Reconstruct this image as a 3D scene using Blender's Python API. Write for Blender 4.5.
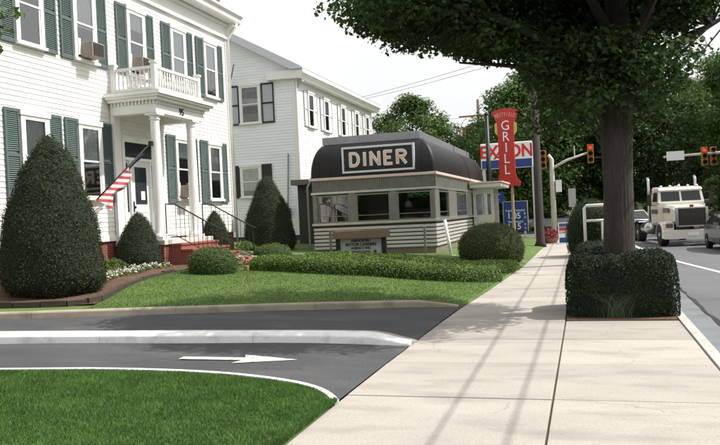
import bpy, bmesh, math, random
import numpy as np
from mathutils import Vector, Matrix

for o in list(bpy.data.objects):
    bpy.data.objects.remove(o)
SC = bpy.context.scene
COL = SC.collection
R_ = math.radians

# ------------------------------------------------------------------ camera
CAM_H = 1.8
yaw, pitch, roll = R_(16.5), R_(-0.55), R_(2.7)
fw = Vector((-math.sin(yaw) * math.cos(pitch), math.cos(yaw) * math.cos(pitch), math.sin(pitch)))
rt = Vector((math.cos(yaw), math.sin(yaw), 0))
up = rt.cross(fw)
rt2 = rt * math.cos(roll) - up * math.sin(roll)
up2 = rt * math.sin(roll) + up * math.cos(roll)
cd = bpy.data.cameras.new('camera')
cam = bpy.data.objects.new('camera', cd)
COL.objects.link(cam)
cam.matrix_world = Matrix(((rt2.x, up2.x, -fw.x, 0), (rt2.y, up2.y, -fw.y, 0), (rt2.z, up2.z, -fw.z, CAM_H), (0, 0, 0, 1)))
cd.sensor_width = 36; cd.lens = 38.0; cd.clip_end = 4000; cd.clip_start = 0.1
SC.camera = cam

# ------------------------------------------------------------------ light
SUN_AZ = (0.92, 0.27)          # horizontal direction towards the sun
SUN_EL = 51.0
w = bpy.data.worlds.new('World'); SC.world = w; w.use_nodes = True
nt = w.node_tree; nt.nodes.clear()
out = nt.nodes.new('ShaderNodeOutputWorld'); bg = nt.nodes.new('ShaderNodeBackground')
sky = nt.nodes.new('ShaderNodeTexSky'); sky.sky_type = 'NISHITA'; sky.sun_disc = False
sky.sun_elevation = R_(SUN_EL); sky.sun_rotation = math.atan2(SUN_AZ[0], SUN_AZ[1])
sky.air_density = 1.0; sky.dust_density = 6.0; sky.ozone_density = 1.0; sky.altitude = 0
hs = nt.nodes.new('ShaderNodeHueSaturation'); hs.inputs['Saturation'].default_value = 0.32
nt.links.new(sky.outputs[0], hs.inputs['Color'])
# thin even high haze veiling the blue, a little uneven
tcw = nt.nodes.new('ShaderNodeTexCoord'); nzw = nt.nodes.new('ShaderNodeTexNoise'); nzw.inputs['Scale'].default_value = 2.2; nzw.inputs['Detail'].default_value = 5
nt.links.new(tcw.outputs['Generated'], nzw.inputs['Vector'])
mrw = nt.nodes.new('ShaderNodeMapRange'); mrw.inputs[1].default_value = 0.3; mrw.inputs[2].default_value = 0.7; mrw.inputs[3].default_value = 0.66; mrw.inputs[4].default_value = 0.84
nt.links.new(nzw.outputs['Fac'], mrw.inputs[0])
mxw = nt.nodes.new('ShaderNodeMixRGB'); mxw.inputs[2].default_value = (7.3, 7.35, 7.4, 1)
nt.links.new(mrw.outputs[0], mxw.inputs[0]); nt.links.new(hs.outputs[0], mxw.inputs[1]); nt.links.new(mxw.outputs[0], bg.inputs[0])
nt.links.new(bg.outputs[0], out.inputs[0]); bg.inputs[1].default_value = 0.13
sd = bpy.data.lights.new('sun', 'SUN'); sun = bpy.data.objects.new('sun', sd); COL.objects.link(sun)
sd.energy = 4.3; sd.angle = R_(0.6); sd.color = (1.0, 0.955, 0.89)
hl = math.hypot(*SUN_AZ)
ds = Vector((SUN_AZ[0] / hl * math.cos(R_(SUN_EL)), SUN_AZ[1] / hl * math.cos(R_(SUN_EL)), math.sin(R_(SUN_EL))))
sun.rotation_euler = ds.to_track_quat('Z', 'Y').to_euler(); sun.location = ds * 60
vs = SC.view_settings; vs.view_transform = 'Standard'; vs.look = 'None'; vs.gamma = 1.0; vs.exposure = 0.32
vs.use_curve_mapping = False

# ------------------------------------------------------------------ materials
MATS = {}
def mat(name, col, rough=0.7, metal=0.0, var=0.0, vscale=3.0, fine=0.0, fscale=60.0, bump=0.0, bscale=80.0,
        island=0.0, trans=0.0, spec=0.5, stain=None, stain_scale=0.8, stain_amt=0.5, coat=0.0, stretch=None, objrand=0.0, spots=None, cracks=None):
    if name in MATS: return MATS[name]
    m = bpy.data.materials.new(name); m.use_nodes = True
    n = m.node_tree; N = n.nodes; L = n.links
    p = N['Principled BSDF']
    p.inputs['Roughness'].default_value = rough; p.inputs['Metallic'].default_value = metal
    p.inputs['Specular IOR Level'].default_value = spec
    if coat: p.inputs['Coat Weight'].default_value = coat; p.inputs['Coat Roughness'].default_value = 0.08
    rgb = N.new('ShaderNodeRGB'); rgb.outputs[0].default_value = (*col, 1); cur = rgb.outputs[0]
    geo = N.new('ShaderNodeNewGeometry')
    vec = geo.outputs['Position']
    if stretch:
        mp = N.new('ShaderNodeMapping'); mp.inputs['Scale'].default_value = stretch
        L.new(vec, mp.inputs['Vector']); vec = mp.outputs[0]
    def noise(sc, det=4):
        t = N.new('ShaderNodeTexNoise'); t.inputs['Scale'].default_value = sc; t.inputs['Detail'].default_value = det
        L.new(vec, t.inputs['Vector']); return t.outputs['Fac']
    def mulv(cur, fac, amt):
        mr = N.new('ShaderNodeMapRange'); mr.inputs[1].default_value = 0.25; mr.inputs[2].default_value = 0.75
        mr.inputs[3].default_value = 1 - amt; mr.inputs[4].default_value = 1 + amt
        L.new(fac, mr.inputs[0])
        v = N.new('ShaderNodeVectorMath'); v.operation = 'SCALE'
        L.new(cur, v.inputs[0]); L.new(mr.outputs[0], v.inputs['Scale']); return v.outputs[0]
    if var: cur = mulv(cur, noise(vscale), var)
    if fine: cur = mulv(cur, noise(fscale, 2), fine)
    if stain:
        mr = N.new('ShaderNodeMapRange'); mr.inputs[1].default_value = 0.5; mr.inputs[2].default_value = 0.7
        mr.inputs[3].default_value = 0; mr.inputs[4].default_value = stain_amt
        L.new(noise(stain_scale, 6), mr.inputs[0])
        mx = N.new('ShaderNodeMixRGB'); mx.inputs[2].default_value = (*stain, 1)
        L.new(mr.outputs[0], mx.inputs[0]); L.new(cur, mx.inputs[1]); cur = mx.outputs[0]
    if objrand:
        oi = N.new('ShaderNodeObjectInfo'); mr = N.new('ShaderNodeMapRange'); mr.inputs[3].default_value = 1 - objrand; mr.inputs[4].default_value = 1 + objrand
        L.new(oi.outputs['Random'], mr.inputs[0]); v = N.new('ShaderNodeVectorMath'); v.operation = 'SCALE'
        L.new(cur, v.inputs[0]); L.new(mr.outputs[0], v.inputs['Scale']); cur = v.outputs[0]
    for kind_, par_ in (('F1', spots), ('DISTANCE_TO_EDGE', cracks)):
        if not par_: continue
        sc_, wd_, amt_, col_ = par_
        vo = N.new('ShaderNodeTexVoronoi'); vo.feature = kind_; vo.inputs['Scale'].default_value = sc_
        wv = N.new('ShaderNodeTexNoise'); wv.inputs['Scale'].default_value = 3.0; wv.inputs['Detail'].default_value = 4; L.new(geo.outputs['Position'], wv.inputs['Vector'])
        av = N.new('ShaderNodeVectorMath'); av.operation = 'MULTIPLY_ADD'; av.inputs[1].default_value = (.35,) * 3; L.new(wv.outputs['Color'], av.inputs[0]); L.new(geo.outputs['Position'], av.inputs[2])
        L.new(av.outputs[0] if kind_ != 'F1' else geo.outputs['Position'], vo.inputs['Vector'])
        mr = N.new('ShaderNodeMapRange'); mr.inputs[1].default_value = wd_; mr.inputs[2].default_value = wd_ * .4; mr.inputs[3].default_value = 0; mr.inputs[4].default_value = amt_
        L.new(vo.outputs['Distance'], mr.inputs[0]); fac_ = mr.outputs[0]
        gate = N.new('ShaderNodeMapRange'); gate.inputs[1].default_value = .48; gate.inputs[2].default_value = .56; L.new(noise(.45 if kind_ != 'F1' else 1.7, 2), gate.inputs[0])
        mu = N.new('ShaderNodeMath'); mu.operation = 'MULTIPLY'; L.new(fac_, mu.inputs[0]); L.new(gate.outputs[0], mu.inputs[1])
        mx = N.new('ShaderNodeMixRGB'); mx.inputs[2].default_value = (*col_, 1); L.new(mu.outputs[0], mx.inputs[0]); L.new(cur, mx.inputs[1]); cur = mx.outputs[0]
    if island:
        h = N.new('ShaderNodeHueSaturation')
        a = N.new('ShaderNodeMapRange'); a.inputs[3].default_value = 1 - island; a.inputs[4].default_value = 1 + island
        b = N.new('ShaderNodeMapRange'); b.inputs[3].default_value = 0.5 - 0.05 * island; b.inputs[4].default_value = 0.5 + 0.05 * island
        L.new(geo.outputs['Random Per Island'], a.inputs[0]); L.new(geo.outputs['Random Per Island'], b.inputs[0])
        L.new(a.outputs[0], h.inputs['Value']); L.new(b.outputs[0], h.inputs['Hue']); L.new(cur, h.inputs['Color']); cur = h.outputs[0]
    L.new(cur, p.inputs['Base Color'])
    if bump:
        bp = N.new('ShaderNodeBump'); bp.inputs['Strength'].default_value = bump; bp.inputs['Distance'].default_value = 0.01
        L.new(noise(bscale, 6), bp.inputs['Height']); L.new(bp.outputs[0], p.inputs['Normal'])
    if trans:
        tr = N.new('ShaderNodeBsdfTranslucent'); mixs = N.new('ShaderNodeMixShader'); mixs.inputs[0].default_value = trans
        L.new(cur, tr.inputs[0]); L.new(p.outputs[0], mixs.inputs[1]); L.new(tr.outputs[0], mixs.inputs[2])
        L.new(mixs.outputs[0], N['Material Output'].inputs['Surface'])
    MATS[name] = m
    return m

def glass_mat(name, tint, amt, rough=0.03):
    m = bpy.data.materials.new(name); m.use_nodes = True
    N = m.node_tree.nodes; L = m.node_tree.links; N.remove(N['Principled BSDF'])
    g = N.new('ShaderNodeBsdfGlossy'); g.inputs['Roughness'].default_value = rough; g.inputs[0].default_value = (1, 1, 1, 1)
    t = N.new('ShaderNodeBsdfTransparent'); t.inputs[0].default_value = (*tint, 1)
    f = N.new('ShaderNodeFresnel'); f.inputs[0].default_value = 1.5
    ad = N.new('ShaderNodeMath'); ad.operation = 'ADD'; ad.inputs[1].default_value = amt
    mx = N.new('ShaderNodeMixShader'); L.new(f.outputs[0], ad.inputs[0]); L.new(ad.outputs[0], mx.inputs[0])
    L.new(t.outputs[0], mx.inputs[1]); L.new(g.outputs[0], mx.inputs[2]); L.new(mx.outputs[0], N['Material Output'].inputs['Surface'])
    return m

def emit_mat(name, col, s):
    m = bpy.data.materials.new(name); m.use_nodes = True
    p = m.node_tree.nodes['Principled BSDF']; p.inputs['Base Color'].default_value = (*col, 1)
    p.inputs['Emission Color'].default_value = (*col, 1); p.inputs['Emission Strength'].default_value = s
    return m

def brick_mat(name, c1, c2, mortar, scale=1.0):
    m = bpy.data.materials.new(name); m.use_nodes = True
    N = m.node_tree.nodes; L = m.node_tree.links; p = N['Principled BSDF']
    geo = N.new('ShaderNodeNewGeometry'); sep = N.new('ShaderNodeSeparateXYZ'); L.new(geo.outputs['Position'], sep.inputs[0])
    ad = N.new('ShaderNodeMath'); L.new(sep.outputs[0], ad.inputs[0]); L.new(sep.outputs[1], ad.inputs[1])
    cb = N.new('ShaderNodeCombineXYZ'); L.new(ad.outputs[0], cb.inputs[0]); L.new(sep.outputs[2], cb.inputs[1])
    b = N.new('ShaderNodeTexBrick'); b.inputs['Color1'].default_value = (*c1, 1); b.inputs['Color2'].default_value = (*c2, 1)
    b.inputs['Mortar'].default_value = (*mortar, 1); b.inputs['Scale'].default_value = 1.0
    b.inputs['Brick Width'].default_value = 0.21 * scale; b.inputs['Row Height'].default_value = 0.07 * scale
    b.inputs['Mortar Size'].default_value = 0.006
    L.new(cb.outputs[0], b.inputs['Vector']); L.new(b.outputs[0], p.inputs['Base Color']); p.inputs['Roughness'].default_value = 0.85
    bp = N.new('ShaderNodeBump'); bp.inputs['Strength'].default_value = 0.5; bp.inputs['Distance'].default_value = -0.01
    L.new(b.outputs['Fac'], bp.inputs['Height']); L.new(bp.outputs[0], p.inputs['Normal'])
    return m

M_white = mat('white_paint', (0.80, 0.79, 0.76), 0.55, var=0.05, vscale=1.3, fine=0.04, fscale=25)
M_siding = mat('white_siding', (0.80, 0.79, 0.755), 0.55, stain=(0.63, 0.61, 0.56), stain_scale=1.1, stain_amt=0.35, var=0.05, vscale=0.9, fine=0.05, fscale=14, stretch=(1, 1, 5))
M_siding2 = mat('shade_tinted_siding', (0.82, 0.83, 0.85), 0.55, var=0.05, vscale=0.9, fine=0.05, fscale=14, stretch=(1, 1, 5))  # white gable siding with the cool tint of sky-lit shade put into its colour
M_green = mat('green_paint', (0.085, 0.125, 0.118), 0.6, var=0.12, vscale=2.5)
M_greyshut = mat('grey_shutter_paint', (0.42, 0.44, 0.47), 0.6, var=0.06)
M_black = mat('black_paint', (0.012, 0.012, 0.014), 0.45, var=0.2)
M_iron = mat('wrought_iron', (0.012, 0.011, 0.011), 0.5)
M_brick = brick_mat('red_brick', (0.28, 0.07, 0.045), (0.2, 0.05, 0.035), (0.22, 0.16, 0.13))
M_brickstep = brick_mat('brick_step', (0.30, 0.085, 0.06), (0.23, 0.06, 0.045), (0.24, 0.15, 0.12))
M_roof = mat('dark_shingle', (0.06, 0.055, 0.055), 0.9, var=0.2, fine=0.3, fscale=20)
M_dark = mat('dark_interior', (0.012, 0.012, 0.013), 0.9)
M_room = mat('room_shadow', (0.035, 0.033, 0.032), 0.9)
M_curtain = mat('curtain_cloth', (0.66, 0.67, 0.66), 0.9, var=0.16, vscale=4, stretch=(1, 8, 1))
M_door = mat('door_paint', (0.62, 0.64, 0.66), 0.5, var=0.03)
M_glass = glass_mat('window_glass', (0.85, 0.88, 0.90), 0.14)
M_glass_d = glass_mat('diner_glass', (0.62, 0.66, 0.68), 0.09)
M_ac = mat('air_conditioner_metal', (0.30, 0.25, 0.20), 0.6, var=0.1)
M_acg = mat('air_conditioner_grille', (0.10, 0.085, 0.075), 0.6)
M_conc = mat('sidewalk_concrete', (0.385, 0.355, 0.32), 0.85, var=0.11, vscale=0.9, fine=0.22, fscale=75, bump=0.35, bscale=150,
             stain=(0.25, 0.225, 0.20), stain_scale=1.7, stain_amt=0.6, stretch=(0.55, 1.5, 1), objrand=0.09, spots=(7.0, 0.10, 0.55, (0.13, 0.12, 0.11)), cracks=(0.55, 0.005, 0.35, (0.16, 0.14, 0.12)))
M_joint = mat('joint_dirt', (0.10, 0.08, 0.055), 0.95, var=0.2)
M_kerb = mat('kerb_concrete', (0.36, 0.31, 0.245), 0.85, var=0.12, vscale=1.5, fine=0.12, fscale=70, bump=0.3, stain=(0.17, 0.14, 0.11), stain_scale=2.2, stain_amt=0.6)
M_kerbw = mat('kerb_white_paint', (0.80, 0.80, 0.80), 0.6, var=0.05, fine=0.08, fscale=40, bump=0.2, stain=(0.42, 0.42, 0.42), stain_scale=4.5, stain_amt=0.55)
M_asph = mat('asphalt', (0.060, 0.061, 0.066), 0.85, var=0.2, vscale=1.1, cracks=(0.8, 0.008, 0.55, (0.028, 0.028, 0.028)), fine=0.5, fscale=80, bump=0.7, bscale=180, stain=(0.105, 0.102, 0.10), stain_scale=0.9, stain_amt=0.7, stretch=(.5, 1.4, 1))
M_road = mat('road_asphalt', (0.125, 0.13, 0.138), 0.85, var=0.12, vscale=0.5, fine=0.2, fscale=120, bump=0.4, bscale=140, stain=(0.07, 0.07, 0.07), stain_scale=0.35, stain_amt=0.5)
M_gutter = mat('gutter_concrete', (0.17, 0.185, 0.20), 0.8, var=0.15, vscale=2, fine=0.12, fscale=60, stain=(0.08, 0.08, 0.08), stain_scale=1.2, stain_amt=0.5)
M_debris = mat('gutter_debris', (0.03, 0.026, 0.022), 0.95, var=0.3, vscale=6)
M_line = mat('road_line_paint', (0.72, 0.72, 0.70), 0.7, var=0.06, fine=0.15, fscale=50)
M_arrow = mat('arrow_paint', (0.74, 0.68, 0.56), 0.7, var=0.08, fine=0.2, fscale=70, stain=(0.16, 0.155, 0.15), stain_scale=11, stain_amt=0.75)
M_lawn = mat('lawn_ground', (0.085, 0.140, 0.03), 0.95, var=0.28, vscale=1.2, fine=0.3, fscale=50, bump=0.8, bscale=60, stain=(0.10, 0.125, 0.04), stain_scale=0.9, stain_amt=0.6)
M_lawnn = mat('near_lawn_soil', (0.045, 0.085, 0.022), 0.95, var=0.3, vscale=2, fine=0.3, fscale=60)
M_ground = mat('ground_earth', (0.07, 0.085, 0.04), 0.95, var=0.3, vscale=0.2)
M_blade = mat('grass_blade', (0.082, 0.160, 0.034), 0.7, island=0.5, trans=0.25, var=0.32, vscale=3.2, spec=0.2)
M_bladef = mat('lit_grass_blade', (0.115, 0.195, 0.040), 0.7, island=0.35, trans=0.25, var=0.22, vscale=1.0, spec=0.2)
M_mulch = mat('bark_mulch', (0.10, 0.055, 0.035), 0.95, var=0.35, vscale=8, fine=0.5, fscale=60, bump=1.0, bscale=60)
M_timber = mat('old_timber', (0.045, 0.034, 0.026), 0.9, var=0.3, vscale=3, fine=0.2, fscale=40, stretch=(1, 1, 6))
M_yew = mat('yew_needles', (0.042, 0.056, 0.024), 0.8, stain=(0.06, 0.045, 0.022), stain_scale=2.5, stain_amt=0.5, island=0.55, trans=0.10, var=0.3, vscale=3.5, spec=0.12)
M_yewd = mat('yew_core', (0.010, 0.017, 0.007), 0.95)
M_box = mat('boxwood_leaf', (0.085, 0.140, 0.028), 0.7, island=0.45, trans=0.15, var=0.2, vscale=3, spec=0.3)
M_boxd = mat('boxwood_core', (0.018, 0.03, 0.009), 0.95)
M_jun = mat('juniper_leaf', (0.120, 0.185, 0.036), 0.7, island=0.45, trans=0.15, var=0.25, vscale=2.5, spec=0.25)
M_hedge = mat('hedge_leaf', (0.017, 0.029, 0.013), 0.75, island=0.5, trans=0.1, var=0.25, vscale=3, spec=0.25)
M_leaf = mat('tree_leaf', (0.044, 0.080, 0.020), 0.6, island=0.6, trans=0.4, spec=0.3)
M_leafb = mat('bright_tree_leaf', (0.085, 0.145, 0.034), 0.6, island=0.45, trans=0.38, spec=0.3)
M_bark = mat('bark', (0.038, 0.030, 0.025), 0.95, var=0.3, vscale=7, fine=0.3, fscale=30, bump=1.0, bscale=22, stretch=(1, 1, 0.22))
M_steel = mat('stainless_steel', (0.62, 0.60, 0.56), 0.32, 0.85, var=0.10, vscale=2.5, fine=0.06, fscale=30)
M_steelflute = mat('fluted_steel', (0.215, 0.215, 0.185), 0.42, 0.6, var=0.14, vscale=3)
M_cream = mat('cream_enamel', (0.60, 0.575, 0.55), 0.34, 0.25, var=0.08, vscale=2)
M_groove = mat('dark_groove', (0.055, 0.040, 0.034), 0.7)
M_pink = mat('pink_trim', (0.66, 0.50, 0.44), 0.45, var=0.06)
M_droof = mat('black_roof_membrane', (0.011, 0.0105, 0.011), 0.5, spec=0.3, var=0.25, vscale=2.0, fine=0.2, fscale=12, stretch=(6, 6, 1))
M_cap = mat('grey_metal_roof', (0.34, 0.34, 0.37), 0.5, 0.3, var=0.08)
M_frameblue = mat('sign_frame_paint', (0.66, 0.70, 0.70), 0.5, var=0.05)
M_neon = mat('neon_tube_pink', (0.85, 0.36, 0.28), 0.35)
M_letter = mat('letter_white', (0.84, 0.78, 0.73), 0.5)
M_ltext = mat('lettering_dark', (0.03, 0.03, 0.03), 0.6)
M_red = mat('sign_red', (0.50, 0.028, 0.018), 0.4, var=0.05)
M_exred = mat('letter_red', (0.60, 0.02, 0.02), 0.4)
M_blue = mat('sign_blue', (0.015, 0.045, 0.22), 0.4, var=0.05)
M_signw = mat('sign_white', (0.80, 0.80, 0.80), 0.4)
M_yellow = mat('signal_yellow', (0.36, 0.17, 0.03), 0.5)
M_pole = mat('galvanised_pole', (0.55, 0.53, 0.48), 0.5, 0.2, var=0.06)
M_woodpole = mat('pole_wood', (0.040, 0.032, 0.028), 0.9, var=0.2, stretch=(1, 1, 0.2), vscale=9)
M_farpole = mat('weathered_pole_wood', (0.34, 0.30, 0.28), 0.9, var=0.1)
M_crossarm = mat('reddish_crossarm', (0.40, 0.15, 0.12), 0.9, var=0.1)
M_wire = mat('cable_rubber', (0.02, 0.02, 0.02), 0.6)
M_brown = mat('brown_shingle_cap', (0.15, 0.10, 0.07), 0.85, var=0.15)
M_panelb = mat('sign_panel_grey', (0.40, 0.42, 0.40), 0.6, var=0.06)
M_truckw = mat('truck_cream_paint', (0.68, 0.64, 0.56), 0.35, coat=0.4, var=0.04)
M_truckm = mat('truck_maroon_stripe', (0.07, 0.02, 0.02), 0.35, coat=0.4)
M_chrome = mat('chrome', (0.55, 0.54, 0.52), 0.22, 1.0)
M_grille = mat('grille_bars', (0.14, 0.12, 0.10), 0.35, 0.7)
M_tyre = mat('tyre_rubber', (0.015, 0.015, 0.015), 0.85)
M_cardark = mat('dark_car_paint', (0.030, 0.038, 0.045), 0.3, coat=0.6)
M_carwhite = mat('white_car_paint', (0.70, 0.70, 0.70), 0.3, coat=0.5)
M_carsilver = mat('silver_car_paint', (0.42, 0.44, 0.46), 0.3, 0.3, coat=0.5)
M_carglass = mat('car_glass', (0.02, 0.025, 0.028), 0.06)
M_tail = mat('tail_lamp_red', (0.5, 0.02, 0.02), 0.3)
M_lampw = mat('headlamp_lens', (0.65, 0.65, 0.62), 0.15)
M_flr = mat('petal_white', (0.60, 0.58, 0.54), 0.7, island=0.15, trans=0.2)
M_flp = mat('petal_pink', (0.55, 0.16, 0.16), 0.7, island=0.3, trans=0.2)
M_flm = mat('petal_maroon', (0.22, 0.025, 0.045), 0.7, island=0.4, trans=0.2)
M_terra = mat('terracotta_edging', (0.36, 0.17, 0.11), 0.85, var=0.15)
M_neong = emit_mat('green_neon', (0.04, 0.30, 0.15), 0.15)
M_redlight = emit_mat('red_signal_lens', (0.8, 0.05, 0.02), 0.8)

# ------------------------------------------------------------------ mesh helpers
class MB:
    def __init__(s): s.v = []; s.f = []
    def add(s, vs, fs):
        n = len(s.v); s.v += [tuple(map(float, p)) for p in vs]; s.f += [tuple(n + i for i in f) for f in fs]; return s
    def box(s, x0, y0, z0, x1, y1, z1):
        return s.add([(x0, y0, z0), (x1, y0, z0), (x1, y1, z0), (x0, y1, z0), (x0, y0, z1), (x1, y0, z1), (x1, y1, z1), (x0, y1, z1)],
                     [(0, 3, 2, 1), (4, 5, 6, 7), (0, 1, 5, 4), (1, 2, 6, 5), (2, 3, 7, 6), (3, 0, 4, 7)])
    def quad(s, a, b, c, d): return s.add([a, b, c, d], [(0, 1, 2, 3)])
    def loft(s, rings, cap=True, closed=True):
        n = len(rings[0]); base = len(s.v)
        for r in rings: s.v += [tuple(map(float, p)) for p in r]
        for i in range(len(rings) - 1):
            for j in range(n if closed else n - 1):
                k = (j + 1) % n
                s.f.append((base + i * n + j, base + i * n + k, base + (i + 1) * n + k, base + (i + 1) * n + j))
        if cap and closed:
            s.f.append(tuple(base + j for j in reversed(range(n))))
            s.f.append(tuple(base + (len(rings) - 1) * n + j for j in range(n)))
        return s
    def prism(s, poly, axis, a, b):
        def P(u, v, t): return {'x': (t, u, v), 'y': (u, t, v), 'z': (u, v, t)}[axis]
        return s.loft([[P(u, v, a) for u, v in poly], [P(u, v, b) for u, v in poly]])
    def tube(s, pts, rad, n=8, cap=True):
        pts = [Vector(p) for p in pts]
        if not hasattr(rad, '__len__'): rad = [rad] * len(pts)
        rings = []; ref = None
        for i, p in enumerate(pts):
            d = (pts[min(i + 1, len(pts) - 1)] - pts[max(i - 1, 0)]).normalized()
            if ref is None:
                ref = Vector((0, 0, 1)) if abs(d.z) < 0.9 else Vector((1, 0, 0))
            a = d.cross(ref).normalized(); b = d.cross(a).normalized(); ref = b.cross(d) * 1.0
            ref = -b if False else ref
            rings.append([p + (a * math.cos(2 * math.pi * k / n) + b * math.sin(2 * math.pi * k / n)) * rad[i] for k in range(n)])
            ref = a.cross(d) if a.cross(d).length > 1e-5 else ref
        return s.loft(rings, cap)
    def lathe(s, prof, c=(0, 0), n=16):
        return s.loft([[(c[0] + r * math.cos(2 * math.pi * k / n), c[1] + r * math.sin(2 * math.pi * k / n), z) for k in range(n)] for r, z in prof])
    def mesh(s, name):
        me = bpy.data.meshes.new(name); me.from_pydata(s.v, [], s.f); me.update(); return me
    def build(s, name, m, parent=None, smooth=False, bevel=0.0, local=False, fix=True):
        me = s.mesh(name); me.materials.append(m)
        if smooth:
            me.polygons.foreach_set('use_smooth', [True] * len(me.polygons))
        o = bpy.data.objects.new(name, me); COL.objects.link(o)
        if fix: fixn(me)
        if bevel:
            b = o.modifiers.new('bevel', 'BEVEL'); b.width = bevel; b.segments = 2; b.limit_method = 'ANGLE'; b.angle_limit = R_(40)
        if parent: attach(o, parent, local)
        return o
def fixn(me):
    bm = bmesh.new(); bm.from_mesh(me); bmesh.ops.recalc_face_normals(bm, faces=bm.faces); bm.to_mesh(me); bm.free()
WLOC = {}
def attach(o, parent, local=False):
    o.parent = parent
    if not local and parent.name in WLOC:
        o.matrix_parent_inverse = Matrix.Translation(-WLOC[parent.name])
def tag(o, label=None, cat=None, group=None, kind=None):
    for k, v in (('label', label), ('category', cat), ('group', group), ('kind', kind)):
        if v: o[k] = v
    return o
def thing(name, label, cat, loc=(0, 0, 0), group=None, rz=0.0, local=False):
    e = bpy.data.objects.new(name, None); COL.objects.link(e); e.location = loc; e.rotation_euler[2] = rz
    e.empty_display_size = 0.2
    if not local: WLOC[e.name] = Vector(loc)
    return tag(e, label, cat, group)
def copy_tree(o, parent=None):
    c = o.copy(); COL.objects.link(c)
    if parent: c.parent = parent
    for ch in o.children: copy_tree(ch, c)
    return c
def npmesh(name, V, F, m, parent=None, local=False, kind=None):
    """V (n,3), F (k,q) numpy arrays, all faces with q corners"""
    me = bpy.data.meshes.new(name); q = F.shape[1]
    me.vertices.add(len(V)); me.vertices.foreach_set('co', np.ascontiguousarray(V, dtype=np.float32).ravel())
    me.loops.add(F.size); me.loops.foreach_set('vertex_index', np.ascontiguousarray(F, dtype=np.int32).ravel())
    me.polygons.add(len(F)); me.polygons.foreach_set('loop_start', np.arange(0, F.size, q, dtype=np.int32))
    me.update(calc_edges=True); me.validate(); me.materials.append(m)
    o = bpy.data.objects.new(name, me); COL.objects.link(o)
    if parent: attach(o, parent, local)
    if kind: o['kind'] = kind
    return o
RNG = np.random.default_rng(7)
def unit(a): return a / np.maximum(np.linalg.norm(a, axis=1, keepdims=True), 1e-6)
def leaf_arrays(P, Nrm, size, spread=1.0, aspect=0.55, rng=None):
    """one folded leaf (4 vertices, two triangles as quads) at every point"""
    rng = rng or RNG
    n = len(P); nn = unit(Nrm + rng.normal(0, spread, (n, 3)))
    t = unit(np.cross(nn, rng.normal(0, 1, (n, 3)))); b = np.cross(nn, t)
    s = (size * rng.uniform(0.65, 1.3, n))[:, None]
    a0 = P - t * s * 0.5; a2 = P + t * s * 0.5 + nn * s * 0.10
    a1 = P + b * s * aspect * 0.5 + nn * s * 0.12 - t * s * 0.05; a3 = P - b * s * aspect * 0.5 + nn * s * 0.12 - t * s * 0.05
    V = np.stack([a0, a1, a2, a3], 1).reshape(-1, 3)
    F = np.arange(n * 4).reshape(-1, 4)
    return V, F
def text_mesh(name, body, size, m, parent, mw, extrude=0.01, sx=1.0, local=False, bold=0.0, space=1.0):
    cu = bpy.data.curves.new(name, 'FONT'); cu.body = body; cu.size = size; cu.extrude = extrude
    cu.align_x = 'CENTER'; cu.align_y = 'CENTER'; cu.offset = bold; cu.resolution_u = 3; cu.space_character = space
    to = bpy.data.objects.new('tmp', cu); COL.objects.link(to)
    bpy.context.view_layer.update()
    dg = bpy.context.evaluated_depsgraph_get()
    me = bpy.data.meshes.new_from_object(to.evaluated_get(dg)); bpy.data.objects.remove(to)
    me.transform(Matrix.Diagonal((sx, 1, 1, 1))); me.transform(mw); me.materials.clear(); me.materials.append(m); me.name = name
    o = bpy.data.objects.new(name, me); COL.objects.link(o); attach(o, parent, local); return o
def facing_my(x, y, z): return Matrix.Translation((x, y, z)) @ Matrix.Rotation(R_(90), 4, 'X')           # readable from -Y
def facing_px(x, y, z): return Matrix.Translation((x, y, z)) @ Matrix.Rotation(R_(90), 4, 'Z') @ Matrix.Rotation(R_(90), 4, 'X')  # readable from +X

# ------------------------------------------------------------------ terrain functions
def ss(a, b, x):
    t = min(1.0, max(0.0, (x - a) / (b - a))); return t * t * (3 - 2 * t)
def zd(X): return 0.03 * min(9.6, max(0.0, -2.4 - X))
def kerbY(X): return float(np.interp(X, [-40, -14, -10.1, -7.5, -5.3, -3.5, -2.4], [5, 9.8, 11.3, 12.4, 13.3, 13.9, 14.2]))
def lotz(X, Y):
    s = float(np.interp(X, [-16, -12.5, -8, -5, -3, -2.37], [.8, .75, .5, .36, .1, .02]))
    k = kerbY(X); a = zd(X) + .11
    if X > -2.9: a = min(a, .02 + .1 * max(0, (-2.4 - X) / .5))
    return a + (s - a) * ss(k, k + 5.5, Y)
def swl(Y): return float(np.interp(Y, [-30, 8.4, 13.4, 17, 23.8, 32, 43, 44, 46], [-2.38, -2.38, -2.30, -2.12, -1.88, -1.85, -1.75, -8, -8.5]))
def struct(o): o['kind'] = 'structure'; return o
def grid(name, xs, ys, fn, m):
    mb = MB(); nx, ny = len(xs), len(ys)
    mb.v = [fn(i, j) for j in range(ny) for i in range(nx)]
    mb.f = [(j * nx + i, j * nx + i + 1, (j + 1) * nx + i + 1, (j + 1) * nx + i) for j in range(ny - 1) for i in range(nx - 1)]
    return struct(mb.build(name, m, smooth=True))

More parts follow.
